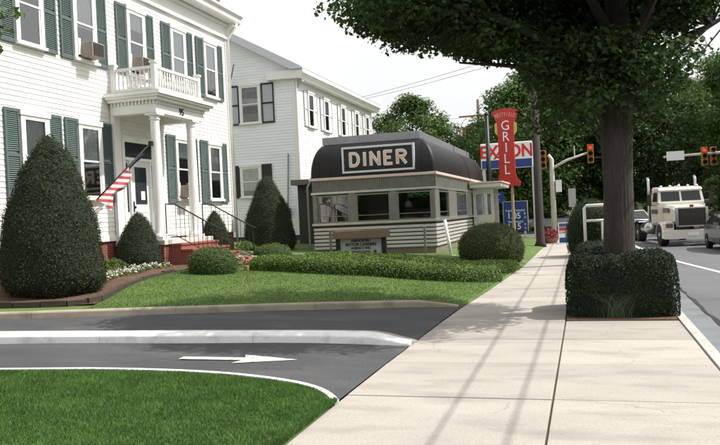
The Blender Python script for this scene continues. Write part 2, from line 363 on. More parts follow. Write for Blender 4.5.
# ------------------------------------------------------------------ setting: ground, road, pavement
struct(MB().quad((-1500, -1500, -0.5), (1500, -1500, -0.5), (1500, 1500, -0.5), (-1500, 1500, -0.5)).build('ground', M_ground))
struct(MB().box(1.9, -40, -0.4, 10.3, 140, -0.13).build('road', M_road))
struct(MB().box(-9.5, 44.2, -0.4, 1.895, 56, -0.134).build('cross_street', M_road))
struct(MB().box(10.5, -40, -0.4, 80, 140, 0.0).build('far_verge', M_ground))
struct(MB().box(-60, 70, -0.4, 1.89, 140, -0.05).box(-8.5, 56, -0.4, 1.885, 69.9, -0.04).build('distant_verge', M_ground))
struct(MB().box(10.3, -40, -0.4, 10.5, 140, 0.02).build('far_kerb', M_kerb))
struct(MB().box(1.45, -40, -0.4, 1.89, 44, -0.118).build('gutter', M_gutter))
deb = MB()
rr = random.Random(4)
ys = np.arange(-5, 44, 0.4)
L_ = [1.885 + rr.uniform(-.03, .01) for _ in ys]; Rr = [1.915 + rr.uniform(-.01, .05) for _ in ys]
for i in range(len(ys) - 1):
    deb.quad((L_[i], ys[i], -0.112), (Rr[i], ys[i], -0.112), (Rr[i + 1], ys[i + 1], -0.112), (L_[i + 1], ys[i + 1], -0.112))
o = deb.build('gutter_debris', M_debris); struct(o)
# painted edge line that swings out from the kerb
lp = [(4.9, 8), (4.35, 14), (3.8, 18), (3.3, 21.8), (2.75, 25.5), (2.25, 30), (2.1, 34), (2.05, 43)]
lm = MB()
yy = np.linspace(8, 43, 40)
lx = np.interp(yy, [p[1] for p in lp], [p[0] for p in lp])
for k in range(3): lx[1:-1] = (lx[:-2] + lx[1:-1] + lx[2:]) / 3
for i in range(len(yy) - 1):
    lm.quad((lx[i] - .07, yy[i], -0.124), (lx[i] + .07, yy[i], -0.124), (lx[i + 1] + .07, yy[i + 1], -0.124), (lx[i + 1] - .07, yy[i + 1], -0.124))
struct(lm.build('road_edge_line', M_line))

# sidewalk: sub-base with individual slabs
sub = struct(MB().loft([[(swl(y) , y, -0.3), (1.29, y, -0.3), (1.29, y, -0.02), (swl(y) , y, -0.02)] for y in (-12, 8.4, 13.4, 17, 23.8, 32, 43)]).build('sidewalk', M_joint))
sl = [-11.0 + 1.66 * k for k in range(34)]
def slab(x0a, x0b, x1a, x1b, y0, y1):
    g = 0.010; dz = rr.uniform(-.004, .003)
    return MB().loft([[(x0a + g, y0 + g, -0.1), (x1a - g, y0 + g, -0.1), (x1b - g, y1 - g, -0.1), (x0b + g, y1 - g, -0.1)],
                      [(x0a + g, y0 + g, dz), (x1a - g, y0 + g, dz), (x1b - g, y1 - g, dz), (x0b + g, y1 - g, dz)]]).build('slab', M_conc, sub, bevel=0.008)
PL = (12.25, 14.55)      # tree planter
for y0 in sl:
    y1 = y0 + 1.66
    if y1 > 43: break
    if y0 < 2.3 - 1.66 and y0 < -6: continue
    slab(swl(y0), swl(y1), -.36, -.36, y0, y1)
    if y1 <= PL[0] + .01: slab(-.36, -.36, 1.29, 1.29, y0, y1)
    elif y0 < PL[0] < y1: slab(-.36, -.36, 1.29, 1.29, y0, PL[0])
    elif y0 > 27.5: slab(-.36, -.36, 1.29, 1.29, y0, y1)
# grass strip between slab and kerb behind the planter
struct(MB().box(-.35, 12.50, -0.05, 1.285, 27.4, 0.012).build('planting_strip', M_mulch))
# street kerb in stones
for i in range(30):
    y0 = -8 + i * 1.83
    if y0 > 43: break
    MB().prism([(1.30, -0.3), (1.46, -0.3), (1.45, -0.02), (1.43, 0.005), (1.30, 0.008)], 'y', y0 + .006, y0 + 1.824).build('kerb_stone', mat('street_kerb', (0.46, 0.44, 0.41), 0.8, var=0.12, objrand=0.1, stain=(0.25, 0.23, 0.2), stain_scale=2.5, stain_amt=0.5, fine=0.1, fscale=60, bump=0.2), sub, bevel=0.006)

# driveway
nl_edge = [(-40, 2), (-14, 4.6), (-10, 6.2), (-8, 7.05), (-6.73, 7.42), (-5.57, 7.70), (-4.56, 7.79), (-3.9, 7.76), (-3.37, 7.64), (-2.95, 7.50), (-2.69, 7.33), (-2.50, 7.14), (-2.40, 6.92)]
nlx = [p[0] for p in nl_edge]; nly = [p[1] for p in nl_edge]
xs = list(np.linspace(-30, -12, 10)) + list(np.linspace(-11.5, -2.39, 40))
def dv(i, j):
    x = xs[i]; y0 = float(np.interp(x, nlx, nly)) - .25; y1 = kerbY(x) + .1
    y = y0 + (y1 - y0) * j / 23
    if i == len(xs) - 1: x = swl(y) - .004
    return (x, y, zd(x) + .004 * math.sin(x * 2 + y))
grid('driveway', xs, range(24), dv, M_asph)
# lot lawn
xs2 = list(np.linspace(-40, -15, 12)) + list(np.linspace(-14, -2.385, 44)) + [-2.38]
def lv(i, j):
    x = xs2[i]; t = (j / 49) ** 1.7; k = kerbY(x); y = k + .02 + (70 - k) * t
    wgt = ss(-6, -2.38, x); x2 = x + (swl(y) + 2.38 - .003) * wgt
    z = lotz(x, y)
    if j == 0: z -= .05
    if i == len(xs2) - 1: z = -.08; x2 += .003
    return (x2, y, z)
grid('lawn', xs2, range(50), lv, M_lawn)
# near lawn
xs3 = list(np.linspace(-30, -9, 8)) + list(np.linspace(-8, -2.378, 41)) + [-2.374]
def nz(x, y):
    e = float(np.interp(x, nlx, nly)); return zd(x) + .02 + .05 * ss(0, .5, e - y) - .04 * ss(-.12, 0, x + 2.38)
def nv(i, j):
    x = xs3[i]; e = float(np.interp(x, nlx, nly)); y = e - .02 - (e + 4) * (1 - j / 29) ** 1.3
    return (x, y, nz(x, y) if i < len(xs3) - 1 else -.08)
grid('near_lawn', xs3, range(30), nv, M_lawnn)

# kerbs of the driveway: sweep a profile in stones along a line
def resample(pts, step):
    pts = [Vector(p) for p in pts]; d = [0]
    for a, b in zip(pts, pts[1:]): d.append(d[-1] + (b - a).length)
    n = max(2, int(d[-1] / step)); outp = []
    for k in range(n + 1):
        t = d[-1] * k / n
        i = max(q for q in range(len(d)) if d[q] <= t + 1e-9); i = min(i, len(pts) - 2)
        f = (t - d[i]) / (d[i + 1] - d[i]); outp.append(pts[i].lerp(pts[i + 1], f))
    return outp
def smooth_pts(p, it=3):
    p = [Vector(q) for q in p]
    for _ in range(it):
        p = [p[0]] + [(p[i - 1] + p[i] * 2 + p[i + 1]) / 4 for i in range(1, len(p) - 1)] + [p[-1]]
    return p
def sweep_kerb(name, pts, profile, stone, m, parent, taper=0, zf=zd, bevel=0.012):
    P = smooth_pts(resample(pts, 0.15), 6)
    per = max(2, int(stone / 0.15)); n = len(P)
    frames = []
    for i in range(n):
        d = (P[min(i + 1, n - 1)] - P[max(i - 1, 0)]).normalized(); nrm = Vector((-d.y, d.x, 0))
        k = 1.0
        if taper: k = 0.25 + 0.75 * min(1, (n - 1 - i) * 0.15 / taper)
        frames.append([(P[i].x + nrm.x * u, P[i].y + nrm.y * u, zf(P[i].x) + (v * k if v > 0 else v)) for u, v in profile])
    i = 0
    while i < n - 1:
        j = min(n - 1, i + per)
        if n - 1 - j < 3: j = n - 1
        fr = [list(f) for f in frames[i:j + 1]]
        if len(fr) > 1:
            MB().loft(fr).build(name, m, parent, bevel=bevel)
        i = j
    return P
kb = struct(bpy.data.objects.new('driveway_kerb', None)); COL.objects.link(kb)
back = [(x, kerbY(x) - .03, 0) for x in np.linspace(-22, -2.75, 60)] + [(-2.5, 14.16, 0), (-2.34, 14.12, 0)]
sweep_kerb('kerb_stone', back, [(-.07, -.2), (-.06, .10), (-.035, .125), (.10, .125), (.11, -.2)], 2.6, M_kerb, kb, taper=0.75)
med = struct(bpy.data.objects.new('median_kerb', None)); COL.objects.link(med)
mline = [(-22, 5.2, 0), (-14, 7.45, 0), (-10, 8.75, 0), (-8.17, 9.22, 0), (-6.0, 9.68, 0), (-3.9, 10.08, 0), (-3.1, 10.16, 0), (-2.62, 10.15, 0), (-2.36, 10.13, 0)]
sweep_kerb('white_kerb_stone', mline, [(-.12, -.2), (-.10, .10), (-.06, .135), (.14, .142), (.15, -.2)], 2.3, M_kerbw, med, taper=0.55)
mback = [(p[0], p[1] + .24, 0) for p in mline[:-3]] + [(-3.0, 10.42, 0), (-2.6, 10.37, 0), (-2.33, 10.25, 0)]
sweep_kerb('kerb_stone', mback, [(-.085, -.2), (-.08, .125), (.06, .125), (.085, .10), (.09, -.2)], 2.3, M_kerb, med, taper=0.55)
edg = struct(bpy.data.objects.new('lawn_edging', None)); COL.objects.link(edg)
sweep_kerb('kerb_stone', [(p[0], p[1] + .03, 0) for p in nl_edge[3:]], [(-.045, -.1), (-.04, .045), (.03, .045), (.045, .02), (.045, -.1)], 1.9, M_kerbw, edg, bevel=0.006)
# arrow painted on the driveway
def dz_(x, y): return (x, y, zd(x) + .011)
a0 = Vector((-5.02, 8.62)); a1 = Vector((-3.50, 8.80)); dd = (a1 - a0).normalized(); nn = Vector((-dd.y, dd.x)); Ltot = (a1 - a0).length
ar = MB()
for k in range(6):
    t0, t1 = Ltot * .56 * k / 6, Ltot * .56 * (k + 1) / 6
    pp = [a0 + dd * t0 - nn * .075, a0 + dd * t1 - nn * .075, a0 + dd * t1 + nn * .075, a0 + dd * t0 + nn * .075]
    ar.quad(*[dz_(p.x, p.y) for p in pp])
hb = a0 + dd * Ltot * .50; hm = a0 + dd * Ltot * .56
for sgn in (-1, 1):
    ar.add([dz_(*(hm)), dz_(*(hb + nn * sgn * .27)), dz_(*a1)], [(0, 1, 2)])
struct(ar.build('painted_arrow', M_arrow))

# ------------------------------------------------------------------ siding, windows, shutters
def siding(name, m, parent, p0, p1, z0, z1, nrm, exp=0.125, top=None):
    """lapped boards on the wall from p0 to p1 (xy); top(t)->z cuts a gable"""
    mb = MB(); p0 = Vector(p0); p1 = Vector(p1); nv_ = Vector(nrm)
    n = int((z1 - z0) / exp) + 1
    for i in range(n):
        a = z0 + i * exp; b = min(a + exp, z1)
        if b - a < .01: continue
        t0, t1 = 0.0, 1.0
        if top:
            ts = [t for t in np.linspace(0, 1, 201) if top(t) > (a + b) / 2]
            if not ts: continue
            t0, t1 = ts[0], ts[-1]
        q0 = p0.lerp(p1, t0); q1 = p0.lerp(p1, t1)
        def P(q, off, z): return (q.x + nv_.x * off, q.y + nv_.y * off, z)
        mb.quad(P(q0, .020, a), P(q1, .020, a), P(q1, .006, b), P(q0, .006, b))
        mb.quad(P(q0, .0, a), P(q1, .0, a), P(q1, .020, a), P(q0, .020, a))
    o = mb.build(name, m, parent); o['kind'] = 'stuff'; return o

class Wall:
    """maps wall coordinates (along, out, z) to the world"""
    def __init__(s, origin, along, nrm): s.o = Vector(origin); s.a = Vector(along); s.n = Vector(nrm)
    def P(s, t, d, z): return (s.o.x + s.a.x * t + s.n.x * d, s.o.y + s.a.y * t + s.n.y * d, z)
    def box(s, mb, t0, t1, d0, d1, z0, z1):
        return mb.loft([[s.P(t0, d0, z0), s.P(t1, d0, z0), s.P(t1, d1, z0), s.P(t0, d1, z0)], [s.P(t0, d0, z1), s.P(t1, d0, z1), s.P(t1, d1, z1), s.P(t0, d1, z1)]])
def window(W, parent, tc, z0, z1, wd, curtain=0.55, cas=0.11, mcas=None, glass=None, lites=1):
    mcas = mcas or M_white
    mb = MB(); h = wd / 2
    W.box(mb, tc - h, tc - h + cas, .02, .10, z0, z1); W.box(mb, tc + h - cas, tc + h, .02, .10, z0, z1)
    W.box(mb, tc - h - .03, tc + h + .03, .02, .125, z1, z1 + .13)
    W.box(mb, tc - h + cas, tc + h - cas, .02, .099, z1 - .05, z1)
    win = mb.build('window', mcas, parent)
    mb = MB(); W.box(mb, tc - h - .04, tc + h + .04, .02, .15, z0 - .07, z0); mb.build('sill', mcas, win)
    mb = MB(); W.box(mb, tc - h + cas, tc + h - cas, .027, .031, z0, z1 - .05); mb.build('backing', M_room, win)
    iw0, iw1 = tc - h + cas, tc + h - cas; zm = (z0 + z1) / 2
    mb = MB(); f = .045
    for (a, b, d) in ((z0, zm + .02, .058), (zm - .02, z1 - .05, .072)):
        W.box(mb, iw0, iw0 + f, d, d + .02, a, b); W.box(mb, iw1 - f, iw1, d, d + .02, a, b)
        W.box(mb, iw0 + f, iw1 - f, d, d + .02, a, a + f); W.box(mb, iw0 + f, iw1 - f, d, d + .02, b - f, b)
        if lites == 2: W.box(mb, (iw0 + iw1) / 2 - .012, (iw0 + iw1) / 2 + .012, d, d + .018, a + f, b - f)
    mb.build('sash', mcas, win)
    for (a, b, d) in ((z0 + f, zm + .02 - f, .066), (zm - .02 + f, z1 - .05 - f, .080)):
        mb = MB(); mb.quad(W.P(iw0 + f, d, a), W.P(iw1 - f, d, a), W.P(iw1 - f, d, b), W.P(iw0 + f, d, b)); mb.build('pane', glass or M_glass, win, fix=False)
    if curtain:
        mb = MB(); n = 14; zc = z1 - (z1 - z0) * curtain
        for k in range(n):
            ta, tb = iw0 + (iw1 - iw0) * k / n, iw0 + (iw1 - iw0) * (k + 1) / n
            da, db = .040 + .006 * math.sin(k * 2.3), .040 + .006 * math.sin((k + 1) * 2.3)
            mb.quad(W.P(ta, da, zc), W.P(tb, db, zc), W.P(tb, db, z1 - .05), W.P(ta, da, z1 - .05))
        mb.build('curtain', M_curtain, win)
    return win
def shutter(W, parent, t0, t1, z0, z1, m, mpanel=None, d0=.03):
    mb = MB(); f = .055; d1 = d0 + .045; zm = (z0 + z1) / 2
    W.box(mb, t0, t0 + f, d0, d1, z0, z1); W.box(mb, t1 - f, t1, d0, d1, z0, z1)
    for a, b in ((z0, z0 + .08), (zm - .04, zm + .04), (z1 - .08, z1)): W.box(mb, t0 + f, t1 - f, d0, d1 - .002, a, b)
    s = mb.build('shutter', m, parent)
    lv = MB(); n = int((z1 - z0) / .05)
    if mpanel:
        W.box(lv, t0 + f, t1 - f, d0 + .003, d0 + .02, z0 + .06, z1 - .06); lv.build('panel', mpanel, s); return s
    for k in range(n):
        z = z0 + .08 + (z1 - z0 - .16) * k / n
        if abs(z - zm) < .05: continue
        lv.loft([[W.P(t0 + f, d0 + .036, z), W.P(t0 + f, d0 + .040, z + .006), W.P(t0 + f, d0 + .006, z + .058), W.P(t0 + f, d0 + .002, z + .052)],
                 [W.P(t1 - f, d0 + .036, z), W.P(t1 - f, d0 + .040, z + .006), W.P(t1 - f, d0 + .006, z + .058), W.P(t1 - f, d0 + .002, z + .052)]])
    l = lv.build('louvres', m, s); l['kind'] = 'stuff'
    return s

# ------------------------------------------------------------------ the white colonial house
HX = -12.5; HY0, HY1 = 13.1, 25.75
H1 = thing('white_house', 'large white clapboard house with grey green shutters and columned front porch', 'house', (-17, 19.5, 0.3))
MB().box(-22, HY0, 1.40, HX, HY1, 9.1).build('wall', M_white, H1)
MB().box(-21.97, HY0 + .03, 0.15, HX - .03, HY1 - .03, 1.398).build('foundation', M_brick, H1)
siding('clapboards', M_siding, H1, (HX, HY0 + .14), (HX, HY1 - .14), 1.56, 8.52, (1, 0))
siding('clapboards', M_siding, H1, (-22, HY0), (HX - .02, HY0), 1.56, 9.0, (0, -1))
siding('clapboards', M_siding, H1, (HX - .02, HY1), (-22, HY1), 1.56, 9.0, (0, 1))
t = MB()
t.box(HX + .002, HY0 - .02, 1.41, HX + .04, HY1 + .02, 1.56)
for y in (HY0 - .03, HY1 - .13): t.box(HX + .002, y, 1.56, HX + .05, y + .16, 8.52)
t.build('trim_board', M_white, H1)
t = MB(); t.box(HX + .002, HY0 - .04, 8.52, HX + .06, HY1 + .04, 9.08); t.box(HX + .06, HY0 - .05, 8.52, HX + .10, HY1 + .05, 8.60); t.box(HX + .06, HY0 - .05, 8.98, HX + .14, HY1 + .05, 9.08)
t.build('frieze', M_white, H1)
t = MB(); t.prism([(HX - .2, 9.1), (HX + .42, 9.1), (HX + .46, 9.16), (HX + .50, 9.30), (HX + .58, 9.38), (HX + .58, 9.46), (HX - .2, 9.46)], 'y', HY0 - .45, HY1 + .42)
t.build('cornice', M_white, H1)
t = MB(); rz = 11.6; t.prism([(HX + .5, 9.46), (-17.25, rz), (-22.5, 9.46)], 'y', HY0 - .35, HY1 + .30); t.build('roof', M_roof, H1)
ch = MB().box(-13.75, HY1 - .80, 9.3, -12.62, HY1 - .05, 12.2).build('chimney', M_brick, H1)
MB().box(-13.81, HY1 - .86, 12.2, -12.56, HY1 + .01, 12.35).build('chimney_cap', M_brick, ch)
dp = MB(); dp.tube([(HX + .45, HY1 + .1, 9.1), (HX + .40, HY1 + .06, 8.95), (HX + .12, HY1 - .02, 8.55), (HX + .11, HY1 - .02, 1.0)], .045, 8); dp.build('downspout', M_white, H1, smooth=True)
br = MB(); br.prism([(HX + .05, 8.55), (HX + .14, 8.60), (HX + .20, 8.8), (HX + .36, 8.98), (HX + .36, 9.1), (HX + .05, 9.1)], 'y', HY1 - .02, HY1 + .14); br.build('bracket', M_white, H1)
W1 = Wall((HX, 0, 0), (0, 1, 0), (1, 0, 0))
bays = [15.18, 17.28, 19.70, 22.12, 24.32]
for i, b in enumerate(bays):
    window(W1, H1, b, 6.22, 8.08, .96, curtain=(.35, .55, .3, .8, .5)[i])
    shutter(W1, H1, b - .97, b - .50, 6.15, 8.17, M_green); shutter(W1, H1, b + .50, b + .97, 6.15, 8.17, M_green)
    if i == 2: continue
    window(W1, H1, b, 2.60, 4.50, .98, curtain=(.6, .5, 0, .3, .65)[i])
    shutter(W1, H1, b - .98, b - .51, 2.48, 4.63, M_green); shutter(W1, H1, b + .51, b + .98, 2.48, 4.63, M_green)
# porch
PX = -11.2; PY0, PY1 = 18.25, 20.95
MB().box(HX + .045, PY0, 0.3, PX + .22, PY1, 1.24).build('porch_base', M_brick, H1)
MB().box(HX + .045, PY0 - .05, 1.243, PX + .28, PY1 + .05, 1.38).build('porch_deck', mat('porch_deck_stone', (0.55, 0.52, 0.48), 0.8, var=.08), H1, bevel=.01)
def column(x, y, z0, z1, r, par, nm='column'):
    c = MB().lathe([(r * 1.15, z0 + .16), (r, z0 + .22), (r, z0 + .9), (r * .97, z0 + 1.6), (r * .84, z1 - .24), (r * .84, z1 - .20), (r * 1.0, z1 - .18), (r * 1.0, z1 - .15), (r * .88, z1 - .14), (r * .88, z1 - .10)], (x, y), 24).build(nm, M_white, par, smooth=True)
    m = c.modifiers.new('e', 'EDGE_SPLIT'); m.split_angle = R_(35)
    MB().box(x - r * 1.35, y - r * 1.35, z0, x + r * 1.35, y + r * 1.35, z0 + .09).lathe([(r * 1.3, z0 + .09), (r * 1.32, z0 + .125), (r * 1.2, z0 + .16)], (x, y), 24).build('plinth', M_white, c)
    MB().lathe([(r * .9, z1 - .10), (r * 1.2, z1 - .06)], (x, y), 24).box(x - r * 1.3, y - r * 1.3, z1 - .06, x + r * 1.3, y + r * 1.3, z1).build('capital', M_white, c)
    return c
for y in (18.46, 20.44): column(PX, y, 1.38, 4.86, .145, H1)
for y in (18.42, 20.68): MB().box(HX + .03, y - .16, 1.38, HX + .14, y + .16, 4.86).build('pilaster', M_white, H1, bevel=.008)
e = MB(); e.box(HX + .05, PY0, 4.86, PX + .18, PY0 + .30, 5.18); e.box(HX + .05, PY1 - .30, 4.86, PX + .18, PY1, 5.18); e.box(PX - .14, PY0 + .30, 4.86, PX + .178, PY1 - .30, 5.178)
e.build('entablature', M_white, H1)
MB().box(HX + .05, PY0 + .30, 5.10, PX - .14, PY1 - .30, 5.17).build('porch_ceiling', M_white, H1)
d = MB()
y = PY0
while y < PY1: d.box(PX + .181, y, 5.10, PX + .235, y + .055, 5.19); y += .11
x = HX + .1
while x < PX + .15: d.box(x, PY0 - .055, 5.10, x + .055, PY0 - .001, 5.19); x += .11
dn = d.build('dentils', M_white, H1); dn['kind'] = 'stuff'
MB().box(HX + .05, PY0 - .14, 5.19, PX + .32, PY1 + .14, 5.27).box(HX + .05, PY0 - .22, 5.27, PX + .40, PY1 + .22, 5.33).box(HX + .05, PY0 - .28, 5.33, PX + .46, PY1 + .28, 5.41).build('porch_cornice', M_white, H1)
MB().box(HX + .05, PY0 - .24, 5.41, PX + .42, PY1 + .24, 5.44).build('porch_roof', mat('porch_roof_lead', (.4, .4, .4), .7, var=.1), H1)
bx0, bx1, by0, by1 = HX + .14, PX + .10, PY0 + .12, PY1 - .14
for x, y in ((bx1, by0), (bx1, by1), (bx0, by0), (bx0, by1)): MB().box(x - .065, y - .065, 5.44, x + .065, y + .065, 6.22).box(x - .09, y - .09, 6.22, x + .09, y + .09, 6.28).build('balcony_newel', M_white, H1)
rl = MB()
for z0, z1, wv in ((5.52, 5.58, .035), (6.08, 6.15, .045)):
    rl.box(bx1 - wv, by0 + .066, z0, bx1 + wv, by1 - .066, z1); rl.box(bx0 + .066, by0 - wv, z0, bx1 - .066, by0 + wv, z1); rl.box(bx0 + .066, by1 - wv, z0, bx1 - .066, by1 + wv, z1)
rl = rl.build('balcony_rail', M_white, H1)
def bprof(x, y): return MB().lathe([(.022, 5.58), (.022, 5.66), (.036, 5.74), (.022, 5.84), (.030, 5.92), (.018, 5.98), (.022, 6.08)], (x, y), 8)
bmesh0 = bprof(0, 0).mesh('baluster'); bmesh0.materials.append(M_white)
bmesh0.polygons.foreach_set('use_smooth', [True] * len(bmesh0.polygons))
pos = [(bx1, y) for y in np.linspace(by0 + .16, by1 - .16, 17)] + [(x, yq) for yq in (by0, by1) for x in np.linspace(bx0 + .16, bx1 - .16, 8)]
for x, y in pos:
    o = bpy.data.objects.new('baluster', bmesh0); COL.objects.link(o); o.location = (x, y, 0); attach(o, H1)
text_mesh('house_number', '95', .27, M_ltext, H1, facing_px(PX + .184, 19.62, 5.0), .006, bold=.008)
# door with sidelights and transom
dc = 19.56
fr = MB(); W1.box(fr, dc - .92, dc - .80, .03, .12, 1.39, 4.35); W1.box(fr, dc + .80, dc + .92, .03, .12, 1.39, 4.35); W1.box(fr, dc - .80, dc + .80, .03, .12, 4.2, 4.35)
W1.box(fr, dc - .56, dc - .49, .03, .10, 1.39, 3.75); W1.box(fr, dc + .49, dc + .56, .03, .10, 1.39, 3.75); W1.box(fr, dc - .80, dc + .80, .03, .11, 3.68, 3.76)
fr.build('door_frame', M_white, H1)
dr = MB(); W1.box(dr, dc - .49, dc + .49, .032, .07, 1.39, 3.68); dr = dr.build('door', M_door, H1)
q = MB()
W1.box(q, dc - .40, dc + .40, .07, .08, 1.5, 1.58); W1.box(q, dc - .40, dc + .40, .07, .08, 2.18, 2.26); W1.box(q, dc - .40, dc - .33, .07, .08, 1.58, 2.18); W1.box(q, dc + .33, dc + .40, .07, .08, 1.58, 2.18)
q.build('door_panel', M_door, dr)
q = MB(); W1.box(q, dc - .30, dc + .30, .071, .076, 2.42, 3.5); q.build('door_glass', mat('door_glass_dark', (.03, .035, .04), .08), dr)
q = MB(); W1.box(q, dc - .02, dc + .18, .078, .081, 2.55, 2.80); q.build('paper_notice', M_signw, dr)
q = MB(); q.tube([W1.P(dc - .42, .08, 2.33), W1.P(dc - .42, .14, 2.33)], .04, 8); W1.box(q, dc - .46, dc - .38, .07, .085, 2.2, 2.5); q.build('door_handle', M_iron, dr)
for s in (-1, 1):
    q = MB(); W1.box(q, min(s * .56, s * .80) + dc + .04, max(s * .56, s * .80) + dc - .04, .034, .05, 2.2, 3.6); q.build('sidelight', mat('door_glass_dark', (.03, .035, .04), .08), H1)
    q = MB(); W1.box(q, min(s * .56, s * .80) + dc, max(s * .56, s * .80) + dc, .03, .045, 1.39, 3.68); q.build('sidelight_panel', M_door, H1)
q = MB(); W1.box(q, dc - .80, dc + .80, .034, .05, 3.77, 4.2); q.build('transom', mat('door_glass_dark', (.03, .035, .04), .08), H1)
# steps
for k in range(4):
    z1 = 1.24 - .165 * k
    MB().box(PX + .22 + (.001 if k == 0 else .34 * k), 18.55, .25, PX + .22 + .34 * (k + 1), 20.75, z1 - .03).box(PX + .221 + .34 * k if k else PX + .285, 18.52, z1 - .03, PX + .25 + .34 * (k + 1), 20.78, z1 + .02).build('step', M_brickstep, H1)
# iron railings
def railing(y):
    m = MB(); xa, xb = PX + .12, PX + 1.75; za, zb = 1.38, .62
    m.tube([(xa, y, za), (xa, y, za + .98)], .017, 6); m.tube([(xb, y, zb), (xb, y, zb + .98)], .017, 6)
    mid = PX + .42
    m.tube([(xa, y, za + .98), (mid, y, za + .96), (xb, y, zb + .98), (xb + .12, y, zb + .95)], .02, 6)
    m.tube([(xa, y, za + .12), (mid, y, za + .10), (xb, y, zb + .14)], .012, 6)
    for x in np.linspace(mid, xb, 11)[:-1]:
        tt = (x - mid) / (xb - mid); z = (za + .10) * (1 - tt) + (zb + .14) * tt; m.tube([(x, y, z), (x, y, z + .84)], .008, 5)
    m.build('iron_railing', M_iron, H1)
railing(18.6); railing(20.7)

# window air conditioners
def aircon(y, z, label, wd=.52, hg=.38):
    a = thing('air_conditioner', label, 'air conditioner', (HX + .25, y, z))
    MB().box(HX + .088, y - wd / 2, z, HX + .46, y + wd / 2, z + hg).build('casing', M_ac, a, bevel=.015)
    g = MB()
    for k in range(9): g.box(HX + .461, y - wd / 2 + .04, z + .03 + k * (hg - .06) / 9, HX + .472, y + wd / 2 - .04, z + .045 + k * (hg - .06) / 9)
    g.build('grille', M_acg, a)
    MB().box(HX + .458, y - wd / 2 + .03, z + .025, HX + .4605, y + wd / 2 - .03, z + hg - .025).build('grille_backing', M_dark, a)
    MB().box(HX + .089, y - .36, z + .05, HX + .12, y - wd / 2 - .002, z + hg + .1).box(HX + .089, y + wd / 2 + .002, z + .05, HX + .12, y + .36, z + hg + .1).build('filler_panel', M_white, a)
aircon(17.28, 6.26, 'brown window air conditioner in upstairs window, next to the balcony window')
aircon(19.62, 6.30, 'brown window air conditioner in the window above the porch balcony')
aircon(22.02, 2.64, 'brown window air conditioner in the ground floor window beside the porch')
# flag
fl = thing('flag', 'red and white striped flag furled on a dark pole beside the porch column', 'flag', (-11.3, 18.2, 4.05))
A = Vector((-11.27, 18.28, 4.02)); B = Vector((-12.1, 16.95, 2.52))
MB().tube([A, A.lerp(B, 1.0)], .018, 8).build('pole', M_woodpole, fl, smooth=True)
MB().tube([B, B + (B - A).normalized() * .05], .035, 8).build('finial', mat('brass', (.5, .35, .1), .3, .9), fl)
MB().box(-11.30, 18.24, 3.96, -11.2, 18.33, 4.08).build('bracket', M_iron, fl)
dax = (B - A).normalized(); sidev = Vector((0, 0, -1)) - dax * dax.dot(Vector((0, 0, -1))); sidev.normalize(); nrm_ = dax.cross(sidev)
def flag_piece(name, t0, t1, m, s0=0.0, s1=1.0):
    mb = MB(); nu, nv2 = 24, 8; L = (B - A).length
    for i in range(nu + 1):
        t_ = t0 + (t1 - t0) * i / nu
        for j in range(nv2 + 1):
            s_ = s0 + (s1 - s0) * j / nv2; w_ = .20 + .18 * ss(.3, 1.0, t_)
            off = math.sin(s_ * 7 + t_ * 5) * .055 * (.3 + s_)
            p = A + dax * (L * t_ + .10 * s_ * math.sin(t_ * 4)) + sidev * (.02 + s_ * w_ * (1 + .25 * math.sin(t_ * 14))) + nrm_ * off
            mb.v.append(tuple(p))
    mb.f = [(i * (nv2 + 1) + j, (i + 1) * (nv2 + 1) + j, (i + 1) * (nv2 + 1) + j + 1, i * (nv2 + 1) + j + 1) for i in range(nu) for j in range(nv2)]
    return mb.build(name, m, fl, smooth=True)
def stripe_mat():
    m = bpy.data.materials.new('flag_stripes'); m.use_nodes = True; N = m.node_tree.nodes; L = m.node_tree.links; p = N['Principled BSDF']; p.inputs['Roughness'].default_value = .8
    g = N.new('ShaderNodeNewGeometry'); dt = N.new('ShaderNodeVectorMath'); dt.operation = 'DOT_PRODUCT'; dv_ = (dax * .75 + sidev * .66).normalized()
    dt.inputs[1].default_value = tuple(dv_ * 6.2); L.new(g.outputs['Position'], dt.inputs[0])
    fr_ = N.new('ShaderNodeMath'); fr_.operation = 'FRACT'; L.new(dt.outputs['Value'], fr_.inputs[0])
    gt = N.new('ShaderNodeMath'); gt.operation = 'GREATER_THAN'; gt.inputs[1].default_value = .5; L.new(fr_.outputs[0], gt.inputs[0])
    mx = N.new('ShaderNodeMixRGB'); mx.inputs[1].default_value = (.50, .075, .085, 1); mx.inputs[2].default_value = (.78, .74, .70, 1)
    L.new(gt.outputs[0], mx.inputs[0]); L.new(mx.outputs[0], p.inputs['Base Color']); return m
flag_piece('striped_cloth', .42, .99, stripe_mat())
flag_piece('canton', .16, .42, mat('flag_navy', (.015, .02, .05), .8), 0, .45)

# ------------------------------------------------------------------ second house
GY = 34.0; GX = -13.0; GE = 47.6; GW = -23.4
H2 = thing('gabled_house', 'white two storey gabled house with dark framed shutters behind the diner', 'house', (-18, 40, .5))
MB().box(GW, GY, 1.0, GX, GE, 8.45).build('wall', M_white, H2)
MB().box(GW + .03, GY + .03, .2, GX - .03, GE - .03, .998).build('foundation', mat('dark_foundation', (.05, .055, .06), .8), H2)
gab = lambda t: 8.9 + (1 - abs(2 * t - 1)) * 2.75
MB().prism([(GX, 8.45), (GX, 9.08), (-18.2, 11.86), (GW, 9.08), (GW, 8.45)], 'y', GY, GE).build('gable', M_white, H2)
siding('clapboards', M_siding2, H2, (GW, GY), (GX - .15, GY), 1.0, 11.85, (0, -1), exp=.14, top=lambda t: 9.10 + (1 - abs(2 * t - 1)) * 2.8)
siding('clapboards', M_siding, H2, (GX, GY + .15), (GX, GE), 1.0, 8.4, (1, 0), exp=.14)
MB().box(GX - .15, GY - .035, 1.0, GX + .035, GY + .15, 8.4).build('corner_board', M_white, H2)
